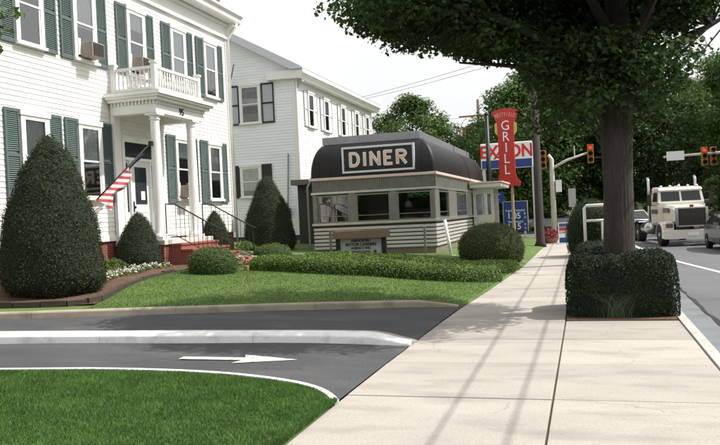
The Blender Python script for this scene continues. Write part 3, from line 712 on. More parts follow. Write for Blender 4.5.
MB().prism([(GX - .25, 8.42), (GX + .40, 8.42), (GX + .52, 8.62), (GX + .58, 8.66), (GX + .58, 8.82), (GX - .25, 8.82)], 'y', GY - .35, GE + .3).build('cornice', M_white, H2)
MB().box(GX - 1.3, GY - .345, 8.44, GX - .25, GY - .002, 8.81).build('cornice_return', M_white, H2)
rk = MB()
rk.prism([(GX + .5, 8.83), (GX + .5, 8.95), (-18.2, 12.09), (-18.2, 11.72), (GX, 8.83)], 'y', GY - .46, GY - .03)
rk.prism([(GW + .05, 8.88), (GW + .05, 9.255), (-18.2, 12.09), (-18.2, 11.72)], 'y', GY - .461, GY - .031)
rk.build('rake_board', mat('grey_rake_paint', (.58, .60, .64), .6), H2)
MB().prism([(GX + .55, 8.825), (GX + .55, 8.90), (-18.2, 12.06), (GW - .55, 8.90), (GW - .55, 8.825), (-18.2, 11.9)], 'y', GY - .42, GE + .3).build('roof', mat('grey_shingle', (.34, .35, .37), .8, var=.15), H2)
W2 = Wall((0, GY, 0), (1, 0, 0), (0, -1, 0)); W3 = Wall((GX, 0, 0), (0, 1, 0), (1, 0, 0))
window(W2, H2, -15.32, 6.52, 8.32, 1.12, curtain=.55); shutter(W2, H2, -14.72, -14.08, 6.45, 8.38, M_black, M_greyshut); shutter(W2, H2, -16.56, -15.92, 6.45, 8.38, M_black, M_greyshut)
window(W2, H2, -15.46, 2.95, 4.40, 1.12, curtain=.8); shutter(W2, H2, -14.86, -14.36, 2.9, 4.48, M_black, M_black); shutter(W2, H2, -16.56, -16.06, 2.9, 4.48, M_black, M_black)
M_warm = mat('warm_panel', (.50, .47, .44), .7)
for y in (36.0, 38.4, 41.3, 44.0, 46.3):
    window(W3, H2, y, 6.35, 8.0, .9, curtain=.45); shutter(W3, H2, y - .95, y - .47, 6.3, 8.05, M_greyshut, M_white); shutter(W3, H2, y + .47, y + .95, 6.3, 8.05, M_greyshut, M_white)
MB().tube([(GX + .09, GY - .02, 8.45), (GX + .08, GY - .06, 1.0)], .045, 8).build('downspout', M_white, H2)
MB().prism([(GX + .02, 7.85), (GX + .12, 7.9), (GX + .18, 8.15), (GX + .38, 8.3), (GX + .38, 8.42), (GX + .02, 8.42)], 'y', GY + .02, GY + .22).build('bracket', M_greyshut, H2)
cd_ = MB(); cd_.tube([(-13.45, GY - .10, 4.9), (-13.60, GY - .10, 2.2)], .03, 6); cd_.box(-13.72, GY - .22, 1.9, -13.46, GY - .04, 2.3); cd_.build('electric_conduit', mat('conduit_grey', (.2, .2, .21), .6), H2)
fp = thing('bracket_flagpole', 'bare weathered flagpole slanting up beside the gable end window', 'flagpole', (-16.4, GY - .05, 8.5))
MB().tube([(-16.42, GY - .04, 8.25), (-15.75, GY - .75, 9.30)], .035, 8).build('pole', mat('weathered_wood', (.30, .27, .25), .9), fp)
MB().box(-16.47, GY - .07, 8.15, -16.37, GY - .03, 8.40).build('bracket', M_iron, fp)

# ------------------------------------------------------------------ the diner
DX0, DX1, DY0, DY1 = -9.45, -4.95, 26.0, 39.0
D = thing('diner', 'silver banded diner with rounded black roof and a row of dark windows', 'diner', (-7.2, 32, .4))
MB().box(DX0 + .05, DY0 + .05, .15, DX1 - .05, DY1, .60).build('foundation', mat('diner_base', (.20, .16, .13), .8, var=.15), D)
# lower wall behind the bands, pier walls behind windows
MB().box(DX0 + .03, DY0 + .03, .60, DX1 - .03, DY1, 1.47).build('wall', M_groove, D)
nb = 6; bh = (1.42 - .60) / nb
for k in range(nb):
    z0 = .605 + k * bh; z1 = z0 + bh * .70
    m = M_cream if k % 2 == 0 or True else M_steel
    b = MB().box(DX0 - .01, DY0 - .012, z0, DX1 + .012, DY0 + .029, z1); b.box(DX1 - .029, DY0 + .03, z0, DX1 + .012, DY1, z1); b.box(DX0 - .01, DY0 + .03, z0, DX0 + .029, DY1, z1)
    b.build('enamel_band', M_cream, D, bevel=.012)
s = MB(); s.box(DX0 - .05, DY0 - .06, 1.47, DX1 + .06, DY0 + .10, 1.555); s.box(DX1 - .10, DY0 + .10, 1.47, DX1 + .06, DY1, 1.554); s.box(DX0 - .05, DY0 + .10, 1.47, DX0 + .10, DY1, 1.554)
s.build('sill', M_steel, D, bevel=.012)
# posts and windows
def dwin(W, t0, t1, par=D, z0=1.56, z1=2.56, d=-.03):
    mb = MB(); f = .05
    W.box(mb, t0, t0 + f, d, d + .05, z0, z1); W.box(mb, t1 - f, t1, d, d + .05, z0, z1); W.box(mb, t0 + f, t1 - f, d, d + .05, z0, z0 + f); W.box(mb, t0 + f, t1 - f, d, d + .05, z1 - f, z1)
    W.box(mb, t0 + f, t1 - f, d + .005, d + .035, z0 + .22, z0 + .245)
    w_ = mb.build('window', M_steelflute, par)
    q = MB(); q.quad(W.P(t0 + f, d + .01, z0 + f), W.P(t1 - f, d + .01, z0 + f), W.P(t1 - f, d + .01, z1 - f), W.P(t0 + f, d + .01, z1 - f)); q.build('pane', M_glass_d, w_, fix=False)
    return w_
WF = Wall((0, DY0, 0), (1, 0, 0), (0, -1, 0)); WS = Wall((DX1, 0, 0), (0, 1, 0), (1, 0, 0))
posts = [(DX0, -9.33), (-8.07, -7.81), (-6.56, -6.30), (-5.08, DX1)]
for a, b in posts: MB().box(a, DY0 - .03, 1.556, b, DY0 + .12, 2.60).build('post', M_steelflute, D, bevel=.01)
for a, b in ((-9.33, -8.07), (-7.81, -6.56), (-6.30, -5.08)): dwin(WF, a, b)
sidep = [(DY0 + .121, 26.7), (28.7, 30.5), (33.2, 34.9)]
for a, b in sidep: MB().box(DX1 - .12, a, 1.556, DX1 + .02, b, 2.60).build('post', M_steel, D, bevel=.01)
for a, b in ((26.7, 28.7), (30.5, 33.2)): dwin(WS, a, b)
MB().box(DX1 - .12, 36.9, 1.556, DX1 + .02, DY1, 2.60).build('post', M_steel, D)
MB().box(DX0, DY0 + .121, 1.556, DX0 + .1, DY1, 2.60).build('blind_side_wall', M_steelflute, D)
MB().box(DX0 + .1, DY1 - .1, .6, DX1 - .12, DY1 - .002, 2.60).build('rear_wall', M_steelflute, D)
# interior
MB().box(DX0 + .12, 28.6, 1.48, DX1 - 1.6, 28.7, 2.6).build('interior_wall', mat('interior_panel', (.05, .045, .04), .8, var=.3, vscale=2), D)
MB().box(DX0 + .12, DY0 + .14, 1.475, DX1 - .14, DY1 - .12, 1.50).build('interior_floor', M_dark, D)
MB().box(DX0 + .12, DY0 + .3, 1.50, DX0 + .5, DY0 + .36, 2.5).build('drape', mat('drape_rose', (.28, .13, .10), .9), D)
for x in (-8.6, -7.2, -5.8): MB().box(x - .5, 27.2, 1.50, x + .5, 27.35, 1.95).build('booth_back', mat('booth_vinyl', (.12, .03, .03), .5), D)
MB().lathe([(.02, 2.5), (.02, 2.25), (.12, 2.2), (.14, 2.02), (.02, 2.0)], (-6.05, 26.6), 12).build('pendant_lamp', mat('lamp_opal', (.6, .6, .5), .4), D, smooth=True)
gn = MB().tube([(-5.9, 26.12, 2.42), (-5.75, 26.12, 2.48), (-5.5, 26.12, 2.42), (-5.3, 26.12, 2.47), (-5.18, 26.12, 2.42)], .022, 6).build('neon_script', M_neong, D)
# header, fluted fascia, trim
def ring(mb, e, z0, z1, th=.1):
    mb.box(DX0 - e, DY0 - e, z0, DX1 + e, DY0 - e + th, z1); mb.box(DX1 + e - th, DY0 - e + th, z0, DX1 + e, DY1 + e, z1); mb.box(DX0 - e, DY0 - e + th, z0, DX0 - e + th, DY1 + e, z1); return mb
ring(MB(), .05, 2.60, 2.68, .17).build('window_header', M_steel, D, bevel=.01)
ring(MB(), .00, 2.68, 3.10, .12).build('fascia', M_steelflute, D)
fl_ = MB(); px_ = DX0
while px_ < DX1: fl_.tube([(px_ + .04, DY0 - .003, 2.69), (px_ + .04, DY0 - .003, 3.09)], .026, 6, cap=False); px_ += .075
py_ = DY0 + .04
while py_ < DY1: fl_.tube([(DX1 + .003, py_, 2.69), (DX1 + .003, py_, 3.09)], .026, 6, cap=False); py_ += .075
f_ = fl_.build('flutes', M_steelflute, D, smooth=True); f_['kind'] = 'stuff'
ring(MB(), .10, 3.10, 3.20, .2).build('trim_strip', M_pink, D, bevel=.015)
MB().box(DX0 - .05, DY0 - .05, 3.201, DX1 + .05, DY1 + .05, 3.23).build('ceiling', M_dark, D)
# bullnose roof
rings = []
nseg = 14
for k in range(nseg + 1):
    a = math.pi / 2 * k / nseg
    ins = -.06 + .62 * (1 - math.cos(a)); z = 3.23 + 1.20 * math.sin(a)
    x0, x1, y0, y1 = DX0 + ins * .75, DX1 - ins * 1.1, DY0 + ins, DY1 - ins
    c = .12; rg = []
    for cx, cy, a0_ in ((x1 - c, y0 + c, -90), (x1 - c, y1 - c, 0), (x0 + c, y1 - c, 90), (x0 + c, y0 + c, 180)):
        for q in range(4): an = R_(a0_ + 30 * q); rg.append((cx + c * math.cos(an), cy + c * math.sin(an), z))
    rings.append(rg)
ro = MB().loft(rings).build('roof', M_droof, D, smooth=True)
ro.modifiers.new('e', 'EDGE_SPLIT').split_angle = R_(40)
# seams on the roof front
sm = MB()
for x in np.arange(DX0 + .3, DX1 - .3, .42):
    pts = []
    for k in range(nseg + 1):
        a = math.pi / 2 * k / nseg; ins = -.06 + .62 * (1 - math.cos(a)); pts.append((x, DY0 + ins - .004, 3.23 + 1.20 * math.sin(a)))
    sm.tube(pts, .009, 5)
sm = sm.build('roof_seams', M_droof, D); sm['kind'] = 'stuff'
cap = MB().box(DX0 + .30, DY0 + .50, 4.425, DX1 - .55, DY1 - .5, 4.70).build('roof_cap', M_cap, D)
rb = MB()
for x in np.arange(DX0 + .34, DX1 - .6, .09): rb.box(x, DY0 + .485, 4.43, x + .045, DY0 + .499, 4.69)
for y in np.arange(DY0 + .55, DY1 - .6, .09): rb.box(DX1 - .549, y, 4.43, DX1 - .535, y + .045, 4.69)
rb = rb.build('corrugation', M_cap, cap); rb['kind'] = 'stuff'
# dark lean-to on the house side
MB().box(-11.75, 30.5, .3, DX0 - .06, 38, 3.2).build('annexe_wall', mat('annexe_dark', (.045, .042, .04), .85), D)
MB().box(-11.9, 30.1, 3.2, DX0 - .06, 38.2, 3.42).build('annexe_roof', mat('annexe_roof', (.16, .14, .13), .85), D)
MB().tube([(DX0 - .10, DY0 + .2, 3.1), (DX0 - .22, DY0 + .1, 2.9), (DX0 - .22, DY0 + .1, .5)], .05, 8).build('drain_pipe', M_steelflute, D)
# entrance vestibule on the street side
vx = -3.95
MB().box(DX1 + .021, 34.91, .3, vx, 36.88, .9).build('vestibule_base', M_cream, D)
v = MB(); v.box(DX1 + .06, 34.9, .9, DX1 + .2, 36.9, 2.75); v.box(vx - .14, 34.9, .9, vx, 35.04, 2.75); v.box(vx - .14, 36.76, .9, vx, 36.9, 2.75); v.box(DX1 + .2, 34.93, .9, vx - .14, 34.99, 1.55); v.box(DX1 + .2, 34.93, 2.5, vx - .14, 34.99, 2.75); v.box(vx - .13, 35.04, 2.5, vx - .01, 36.76, 2.75)
v = v.build('vestibule', M_steel, D)
MB().quad((DX1 + .2, 34.96, 1.55), (vx - .14, 34.96, 1.55), (vx - .14, 34.96, 2.5), (DX1 + .2, 34.96, 2.5)).build('pane', M_glass_d, v, fix=False)
MB().quad((vx - .07, 35.04, .9), (vx - .07, 36.76, .9), (vx - .07, 36.76, 2.5), (vx - .07, 35.04, 2.5)).build('door_pane', M_glass_d, v, fix=False)
cn = MB().box(DX1 + .101, 33.6, 2.76, -3.45, 37.2, 2.95).build('canopy', M_cream, D, bevel=.03)
MB().box(DX1 + .101, 33.55, 2.951, -3.40, 37.25, 3.02).build('canopy_trim', M_pink, cn)
# sign board on the roof
sx0, sx1, sz0, sz1 = -8.25, -5.60, 3.31, 4.24; sy = DY0 - .04
sg = thing('roof_sign', 'black rectangular sign reading DINER with pale frame on the curved roof', 'sign', (-6.9, DY0, 3.2))
MB().box(sx0 + .07, sy, sz0 + .07, sx1 - .07, sy + .08, sz1 - .07).build('panel', M_black, sg)
f = MB(); f.box(sx0, sy - .04, sz0, sx0 + .07, sy + .08, sz1); f.box(sx1 - .07, sy - .04, sz0, sx1, sy + .08, sz1); f.box(sx0 + .07, sy - .039, sz0, sx1 - .07, sy + .08, sz0 + .07); f.box(sx0 + .07, sy - .039, sz1 - .07, sx1 - .07, sy + .08, sz1)
f.build('frame', M_frameblue, sg, bevel=.008)
f = MB()
for x in (sx0 + .3, sx1 - .3): f.tube([(x, sy + .05, sz0 + .02), (x, DY0 - .02, 3.12)], .02, 6); f.tube([(x, sy + .05, sz1 - .1), (x, DY0 + .38, 4.2)], .02, 6)
f.build('strut', M_steel, sg)
# letters drawn as broad strokes with neon outline
def stroke_letters(word, x0, x1, z0, z1, par, y, m_fill, m_tube, wst):
    n = len(word); gap = .10; tot = x1 - x0
    wd = {'D': 1, 'I': .36, 'N': 1, 'E': .86, 'R': 1}
    u = (tot - gap * (n - 1)) / sum(wd[c] for c in word); x = x0
    def arc(cx, cz, rx, rz_, a, b, k=8): return [(cx + rx * math.cos(R_(a + (b - a) * i / k)), cz + rz_ * math.sin(R_(a + (b - a) * i / k))) for i in range(k + 1)]
    for c in word:
        w_ = wd[c] * u; h = wst / 2; a, b = x + h, x + w_ - h; zb, zt = z0 + h, z1 - h; zm = (zb + zt) / 2
        if c == 'D': P = [[(a, zb), (a, zt)] + [(a + (b - a) * .4, zt)] + arc(a + (b - a) * .45, zm, (b - a) * .55, (zt - zb) / 2, 90, -90) + [(a, zb)]]
        elif c == 'I': P = [[((a + b) / 2, zb), ((a + b) / 2, zt)]]
        elif c == 'N': P = [[(a, zb), (a, zt)], [(a, zt), (b, zb)], [(b, zb), (b, zt)]]
        elif c == 'E': P = [[(b, zt), (a, zt), (a, zb), (b, zb)], [(a, zm), (b - .05, zm)]]
        else: P = [[(a, zb), (a, zt), (a + (b - a) * .5, zt)] + arc(a + (b - a) * .5, zm + (zt - zm) * .52, (b - a) * .5, (zt - zm) * .48, 90, -90) + [(a, zm + .02)], [(a + (b - a) * .45, zm), (b, zb)]]
        mb = MB(); tb = MB(); lay = 0
        for pl in P:
            for (p, q) in zip(pl, pl[1:]):
                d_ = Vector((q[0] - p[0], q[1] - p[1])); 
                if d_.length < 1e-4: continue
                d_.normalize(); nv_ = Vector((-d_.y, d_.x)) * h; e_ = d_ * h * .55; lay += 1; yy_ = y - .012 - lay * .0006
                p_ = Vector(p) - e_; q_ = Vector(q) + e_
                c4 = [p_ - nv_, q_ - nv_, q_ + nv_, p_ + nv_]
                mb.loft([[(v_.x, y - .001, v_.y) for v_ in c4], [(v_.x, yy_, v_.y) for v_ in c4]])
            tb.tube([(p[0], y - .05, p[1]) for p in pl], .010, 6)
        L = mb.build('letter', m_fill, par); tb.build('neon_tube', m_tube, L, smooth=True)
        x += w_ + gap
stroke_letters('DINER', sx0 + .26, sx1 - .26, sz0 + .20, sz1 - .18, sg, sy, M_letter, M_neon, .115)
# leaning white post at the corner, grey posts in front of the wall
wp = thing('white_post', 'slim white pole leaning against the corner of the diner', 'pole', (-4.4, 25.7, .35))
MB().tube([(-4.40, 25.6, .25), (-4.62, 25.85, 1.50)], .055, 8).build('shaft', M_white, wp, smooth=True); MB().box(-4.55, 25.45, .2, -4.25, 25.75, .30).build('foot', M_conc, wp)
for x, lb in ((-8.69, 'thin grey post between the diner wall and the gabled notice board'), (-5.28, 'thin grey post by the diner corner window')):
    g = thing('grey_post', lb, 'post', (x, 25.55, .35)); MB().box(x - .035, 25.52, .2, x + .035, 25.59, 1.27).build('shaft', M_steelflute, g, bevel=.006); MB().box(x - .045, 25.51, 1.27, x + .045, 25.60, 1.30).build('post_cap', M_steelflute, g)
# notice board
nbd = thing('notice_board', 'small business sign under a brown roofed cap on dark posts', 'sign', (-6.75, 23, .4))
MB().prism([(22.72, 1.08), (22.78, 1.33), (23.22, 1.33), (23.28, 1.08)], 'x', -7.68, -5.92).build('cap', M_brown, nbd, bevel=.01)
for x in (-7.56, -6.06): MB().box(x - .07, 22.93, .25, x + .07, 23.07, 1.08).build('post', M_black, nbd)
MB().box(-7.49, 22.97, .45, -6.13, 23.03, 1.075).build('panel', M_panelb, nbd)
for k, (tx, sz) in enumerate((('ASSOCIATED', .11), ('MOTOR CARRIERS', .125), ('AGENCY INC', .11))):
    text_mesh('lettering', tx, sz, M_ltext, nbd, facing_my(-6.81, 22.966, .995 - .115 * k), .003, sx=.98, bold=.006)
b = MB()
for k in range(11): b.box(-7.12 + k * .057, 22.963, .61, -7.12 + k * .057 + .04, 22.969, .68)
b.build('lettering', M_ltext, nbd)
b = MB()
for x in (-7.27, -6.35): b.tube([(x, 22.969, .645), (x, 22.960, .645)], .05, 12)
b.build('emblem', M_ltext, nbd)

# ------------------------------------------------------------------ vegetation
def hnoise(P, sc, seed=0):
    """cheap smooth pseudo-noise"""
    r = np.random.default_rng(seed); s = np.zeros(len(P))
    for k in range(6):
        d_ = r.normal(0, 1, 3); d_ /= np.linalg.norm(d_); s += np.sin(P @ d_ * sc * r.uniform(.6, 1.7) + r.uniform(0, 6.3))
    return s / 6
def shrub(name, label, cat, loc, prof, n_leaf, leaf, m_leaf, m_core, amp=.05, nsc=6, group=None, seed=1, spread=.7, flat=False):
    """prof(t)->(r,z) for t in 0..1 ; a lumpy core plus leaf faces over its surface"""
    t_ = thing(name, label, cat, loc, group); rng = np.random.default_rng(seed); loc = np.array(loc)
    def surf(tt, ph):
        rz = np.array([prof(q) for q in tt]); P = np.stack([rz[:, 0] * np.cos(ph), rz[:, 0] * np.sin(ph), rz[:, 1]], 1)
        e = 1e-3; rz2 = np.array([prof(min(1, q + e)) for q in tt]); rz1 = np.array([prof(max(0, q - e)) for q in tt])
        dr_, dz_2 = rz2[:, 0] - rz1[:, 0], rz2[:, 1] - rz1[:, 1]
        Nn = unit(np.stack([dz_2 * np.cos(ph), dz_2 * np.sin(ph), -dr_], 1))
        return P + Nn * (hnoise(P, nsc, seed) * amp)[:, None] + Nn * (hnoise(P, nsc * 3, seed + 5) * amp * .4)[:, None], Nn
    nt_, np_ = 22, 28
    T, PH = np.meshgrid(np.linspace(0, 1, nt_), np.linspace(0, 2 * math.pi, np_, endpoint=False), indexing='ij')
    P, Nn = surf(T.ravel(), PH.ravel()); P = P - Nn * leaf * .55
    F = np.array([(i * np_ + j, i * np_ + (j + 1) % np_, (i + 1) * np_ + (j + 1) % np_, (i + 1) * np_ + j) for i in range(nt_ - 1) for j in range(np_)])
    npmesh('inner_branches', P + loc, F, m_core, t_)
    tt = np.linspace(0, 1, 400); rz = np.array([prof(q) for q in tt]); ar_ = np.hypot(np.diff(rz[:, 0]), np.diff(rz[:, 1])) * (rz[1:, 0] + rz[:-1, 0]); ar_ /= ar_.sum()
    ti = rng.choice(399, n_leaf, p=ar_); tl = (ti + rng.uniform(0, 1, n_leaf)) / 399; ph = rng.uniform(0, 2 * math.pi, n_leaf)
    P, Nn = surf(tl, ph); P = P + Nn * ((rng.normal(0, .4, n_leaf) + (rng.uniform(0, 1, n_leaf) < .06) * rng.uniform(.5, 2.0, n_leaf)) * leaf)[:, None]
    up_ = Nn + np.array([0, 0, .25]); V, F = leaf_arrays(P, up_, leaf, spread, .5, rng)
    npmesh('foliage', V + loc, F, m_leaf, t_)
    return t_
def cone_prof(r, h, base=.12, pw=.72, ex=1.7):
    def f(t):
        if t < base: u = t / base; return (r * (.80 + .20 * math.sin(u * math.pi / 2)), h * base * .8 * u)
        u = (t - base) / (1 - base); return (r * max(0, (1 - u ** ex)) ** pw + .004, h * (base * .8 + (1 - base * .8) * u))
    return f
def ball_prof(r, h, lo=-.75):
    def f(t):
        a0_ = math.asin(lo); a = a0_ + (math.pi / 2 - a0_) * t; return (max(.004, r * max(0.0, math.cos(a)) ** .85), h * (math.sin(a) - lo) / (1 - lo))
    return f
def LZ(x, y): return lotz(x, y) - .03
shrub('conical_yew', 'biggest dark cone shaped yew, covering the house wall and windows', 'shrub', (-10.72, 13.45, LZ(-10.72, 13.45)), cone_prof(1.02, 3.34, ex=1.8), 26000, .04, M_yew, M_yewd, .085, 4.5, 'cone shaped yews', 11)
shrub('conical_yew', 'small cone shaped yew beside the porch column, under the flag', 'shrub', (-11.35, 17.62, LZ(-11.35, 17.62)), cone_prof(.60, 1.50), 9000, .036, M_yew, M_yewd, .055, 6, 'cone shaped yews', 12)
shrub('conical_yew', 'small cone shaped yew standing behind the railing of the brick steps', 'shrub', (-11.55, 22.35, LZ(-11.55, 22.35)), cone_prof(.50, 1.50), 7000, .036, M_yew, M_yewd, .055, 6, 'cone shaped yews', 13)
shrub('conical_yew', 'medium cone shaped yew between the two houses', 'shrub', (-11.3, 26.2, LZ(-11.3, 26.2)), cone_prof(.94, 2.80), 16000, .042, M_yew, M_yewd, .07, 5, 'cone shaped yews', 14)
shrub('round_bush', 'clipped round bush at the lawn edge before the brick steps', 'shrub', (-8.9, 17.05, LZ(-8.9, 17.05)), ball_prof(.60, .66, -.5), 6000, .035, M_box, M_boxd, .02, 7, 'clipped round bushes', 15)
shrub('round_bush', 'clipped round bush at the foot of the medium cone yew', 'shrub', (-8.95, 20.9, LZ(-8.95, 20.9)), ball_prof(.58, .54, -.5), 4500, .035, M_box, M_boxd, .02, 7, 'clipped round bushes', 16)
shrub('round_bush', 'largest clipped round bush, beside the sidewalk at the diner corner', 'shrub', (-2.95, 24.75, .05), ball_prof(1.04, 1.28, -.6), 11000, .045, mat('privet_leaf', (.080, .105, .025), .7, island=.45, trans=.15, var=.2, vscale=2, spec=.25), M_boxd, .03, 5, 'clipped round bushes', 17)

def hedge_rows(name, label, path, width, height, n_leaf, leaf, m_leaf, m_core, zf, seed, cat='hedge', amp=.05, nsc=4, pwr=4.0, group=None):
    """rounded hedge along a path of (x,y)"""
    P = smooth_pts(resample([(p[0], p[1], 0) for p in path], .2), 14 if len(path) > 4 else 2); rng = np.random.default_rng(seed); n = len(P)
    t_ = thing(name, label, cat, (P[n // 2].x, P[n // 2].y, zf(P[n // 2].x, P[n // 2].y)), group)
    nr = []
    for i in range(n):
        d_ = (P[min(i + 1, n - 1)] - P[max(i - 1, 0)]).normalized(); nr.append(Vector((-d_.y, d_.x, 0)))
    Ls = (n - 1) * .2
    def sp(s, a):
        f_ = min(n - 1.001, max(0, s * (n - 1))); i = int(f_); c_ = P[i].lerp(P[i + 1], f_ - i); q = nr[i].lerp(nr[i + 1], f_ - i)
        dist = min(s, 1 - s) * Ls; k = min(1.0, dist / (width * .4)); k = (1 - (1 - k) ** pwr) ** (1 / pwr) if k < 1 else 1.0
        ca, sa = math.cos(a), math.sin(a); e = 2 / pwr
        u = math.copysign(abs(ca) ** e, ca) * width / 2 * max(.25, k); v = abs(sa) ** e * height * max(.03, k)
        return (c_.x + q.x * u, c_.y + q.y * u, zf(c_.x, c_.y) - .02 + v), (q.x * ca, q.y * ca, sa)
    def batch(S, A):
        pn = [sp(s, a) for s, a in zip(S, A)]; Pp = np.array([p[0] for p in pn]); Nn = unit(np.array([p[1] for p in pn]) + 1e-6)
        return Pp + Nn * (hnoise(Pp, nsc, seed) * amp + hnoise(Pp, nsc * 3, seed + 3) * amp * .5)[:, None], Nn
    ns, na = max(12, int(Ls / .12)), 14
    S, A_ = np.meshgrid(np.linspace(0, 1, ns), np.linspace(0, math.pi, na), indexing='ij'); Pp, Nn = batch(S.ravel(), A_.ravel())
    F = np.array([(i * na + j, i * na + j + 1, (i + 1) * na + j + 1, (i + 1) * na + j) for i in range(ns - 1) for j in range(na - 1)])
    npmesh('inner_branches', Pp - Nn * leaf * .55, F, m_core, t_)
    # even area sampling by arc length of the section
    side = rng.uniform(0, 1, n_leaf) < 2 * height / (2 * height + width); v_ = rng.uniform(0, 1, n_leaf) ** (pwr / 2); sg_ = rng.uniform(0, 1, n_leaf) < .5
    A2 = np.where(side, np.where(sg_, np.arcsin(v_), math.pi - np.arcsin(v_)), np.arccos(np.where(sg_, v_, -v_)))
    S2 = rng.uniform(0, 1, n_leaf); ne = n_leaf // 10; S2[:ne] = rng.uniform(0, .25 / max(.5, Ls), ne); S2[ne:2 * ne] = 1 - rng.uniform(0, .25 / max(.5, Ls), ne)
    Pp, Nn = batch(S2, A2); Pp += Nn * (rng.normal(0, .4, n_leaf) * leaf)[:, None]
    V, F = leaf_arrays(Pp, Nn + np.array([0, 0, .2]), leaf, .75, .5, rng); npmesh('foliage', V, F, m_leaf, t_)
    return t_
hedge_rows('low_hedge', 'low trimmed hedge along the lawn, front row below the diner', [(-8.3, 18.45), (-7.0, 18.2), (-5.2, 18.05), (-3.6, 18.05), (-2.75, 18.3), (-2.5, 19.2)], 1.2, .37, 30000, .045, M_jun, M_boxd, lotz, 21, group='low hedges on the lawn')
hedge_rows('low_hedge', 'low trimmed hedge behind the front row, reaching the round bush', [(-7.9, 20.9), (-5.5, 20.7), (-3.6, 20.5), (-2.6, 20.5), (-2.35, 22.6)], 1.0, .30, 22000, .045, M_jun, M_boxd, lotz, 22, group='low hedges on the lawn')
flat0 = lambda x, y: 0.0
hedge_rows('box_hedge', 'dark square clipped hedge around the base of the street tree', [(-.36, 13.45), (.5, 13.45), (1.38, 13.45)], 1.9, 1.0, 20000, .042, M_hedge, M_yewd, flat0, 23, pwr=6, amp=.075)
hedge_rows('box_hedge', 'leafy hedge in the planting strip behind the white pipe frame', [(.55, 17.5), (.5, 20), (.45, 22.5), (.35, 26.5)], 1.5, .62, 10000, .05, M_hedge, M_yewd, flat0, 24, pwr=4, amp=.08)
shrub('round_bush', 'loose leafy bush beside the white pipe frame on the planting strip', 'shrub', (.15, 27.9, 0.0), ball_prof(.80, 2.0, -.6), 6000, .06, M_leaf, M_yewd, .12, 4, None, 25)

og = thing('ornamental_grass', 'pale arching grass tuft growing against the front of the square hedge', 'plant', (.35, 12.42, 0))
rgo = np.random.default_rng(90); vv = []; ff = []
for k in range(150):
    a = rgo.uniform(0, 2 * math.pi); l_ = rgo.uniform(.30, .62); wv = .006; sp_ = rgo.uniform(.15, .55); bx_, by_ = .40 + rgo.normal(0, .10), 12.44 + rgo.normal(0, .02)
    dxa, dya = math.cos(a), -abs(math.sin(a)) * .45; n0 = len(vv)
    for q in range(5):
        t_ = q / 4; z = l_ * (t_ * 1.25 - .55 * t_ ** 2.2); o_ = sp_ * l_ * t_ ** 1.6 * 1.3; w_ = wv * (1 - .85 * t_)
        vv += [(bx_ + dxa * o_ - dya * w_ - w_ * .5, by_ + dya * o_ + dxa * w_ * .3, z), (bx_ + dxa * o_ + dya * w_ + w_ * .5, by_ + dya * o_ - dxa * w_ * .3, z)]
    ff += [(n0 + 2 * q, n0 + 2 * q + 1, n0 + 2 * q + 3, n0 + 2 * q + 2) for q in range(4)]
npmesh('blades', np.array(vv), np.array(ff), mat('pale_grass_blade', (0.10, 0.14, 0.075), .7, island=.4, trans=.2), og)
struct(MB().box(-.34, 12.26, -.05, 1.27, 12.49, .014).build('planter_mulch', M_mulch))
# flower bed at the house
bedpts = [(-9.0, 12.35), (-9.25, 13.0), (-9.75, 14.6), (-9.9, 16.0), (-9.85, 17.3)]
def bed_edge(y): return float(np.interp(y, [p[1] for p in bedpts] + [18.5, 21.5, 23.5], [p[0] for p in bedpts] + [-9.6, -8.6, -8.3]))
ysb = np.linspace(11.9, 23.5, 50)
xb0 = [-12.46 if y > HY0 else -16 for y in ysb]
def bv(i, j):
    y = ysb[j]; x = xb0[j] + (bed_edge(y) - xb0[j]) * i / 15; y2 = max(y, float(np.interp(x, [-16, -12.3, -10.6, -9.0], [10.0, 11.2, 11.75, 12.35])) + .06, kerbY(x) + .2)
    return (x, y2, lotz(x, y2) + .028 + .02 * math.sin(x * 5) * math.sin(y * 4))
grid('mulch_bed', range(16), range(50), bv, M_mulch)
fr0 = random.Random(12)
ew = thing('bed_edging', 'dark old timber edging around the mulch bed under the biggest yew', 'edging', (-9.7, 14, .4))
ep = smooth_pts(resample([(p[0], p[1], 0) for p in [(-12.3, 11.2), (-10.6, 11.75)] + bedpts], .5), 2)
for i, (p, q) in enumerate(zip(ep, ep[1:])):
    p = Vector((p.x, max(p.y, kerbY(p.x) + .16), 0)); q = Vector((q.x, max(q.y, kerbY(q.x) + .16), 0))
    d_ = (q - p).normalized(); n_ = Vector((-d_.y, d_.x, 0)) * .05; hgt = .11 * (1 - i / len(ep)) + .045 + fr0.uniform(-.02, .02)
    za, zb_ = lotz(p.x, p.y), lotz(q.x, q.y); p2 = p + d_ * .006; q2 = q - d_ * .006
    MB().loft([[(p2.x - n_.x, p2.y - n_.y, za - .1), (p2.x + n_.x, p2.y + n_.y, za - .1), (p2.x + n_.x, p2.y + n_.y, za + hgt), (p2.x - n_.x, p2.y - n_.y, za + hgt)],
               [(q2.x - n_.x, q2.y - n_.y, zb_ - .1), (q2.x + n_.x, q2.y + n_.y, zb_ - .1), (q2.x + n_.x, q2.y + n_.y, zb_ + hgt), (q2.x - n_.x, q2.y - n_.y, zb_ + hgt)]]).build('timber', M_timber, ew, bevel=.01)
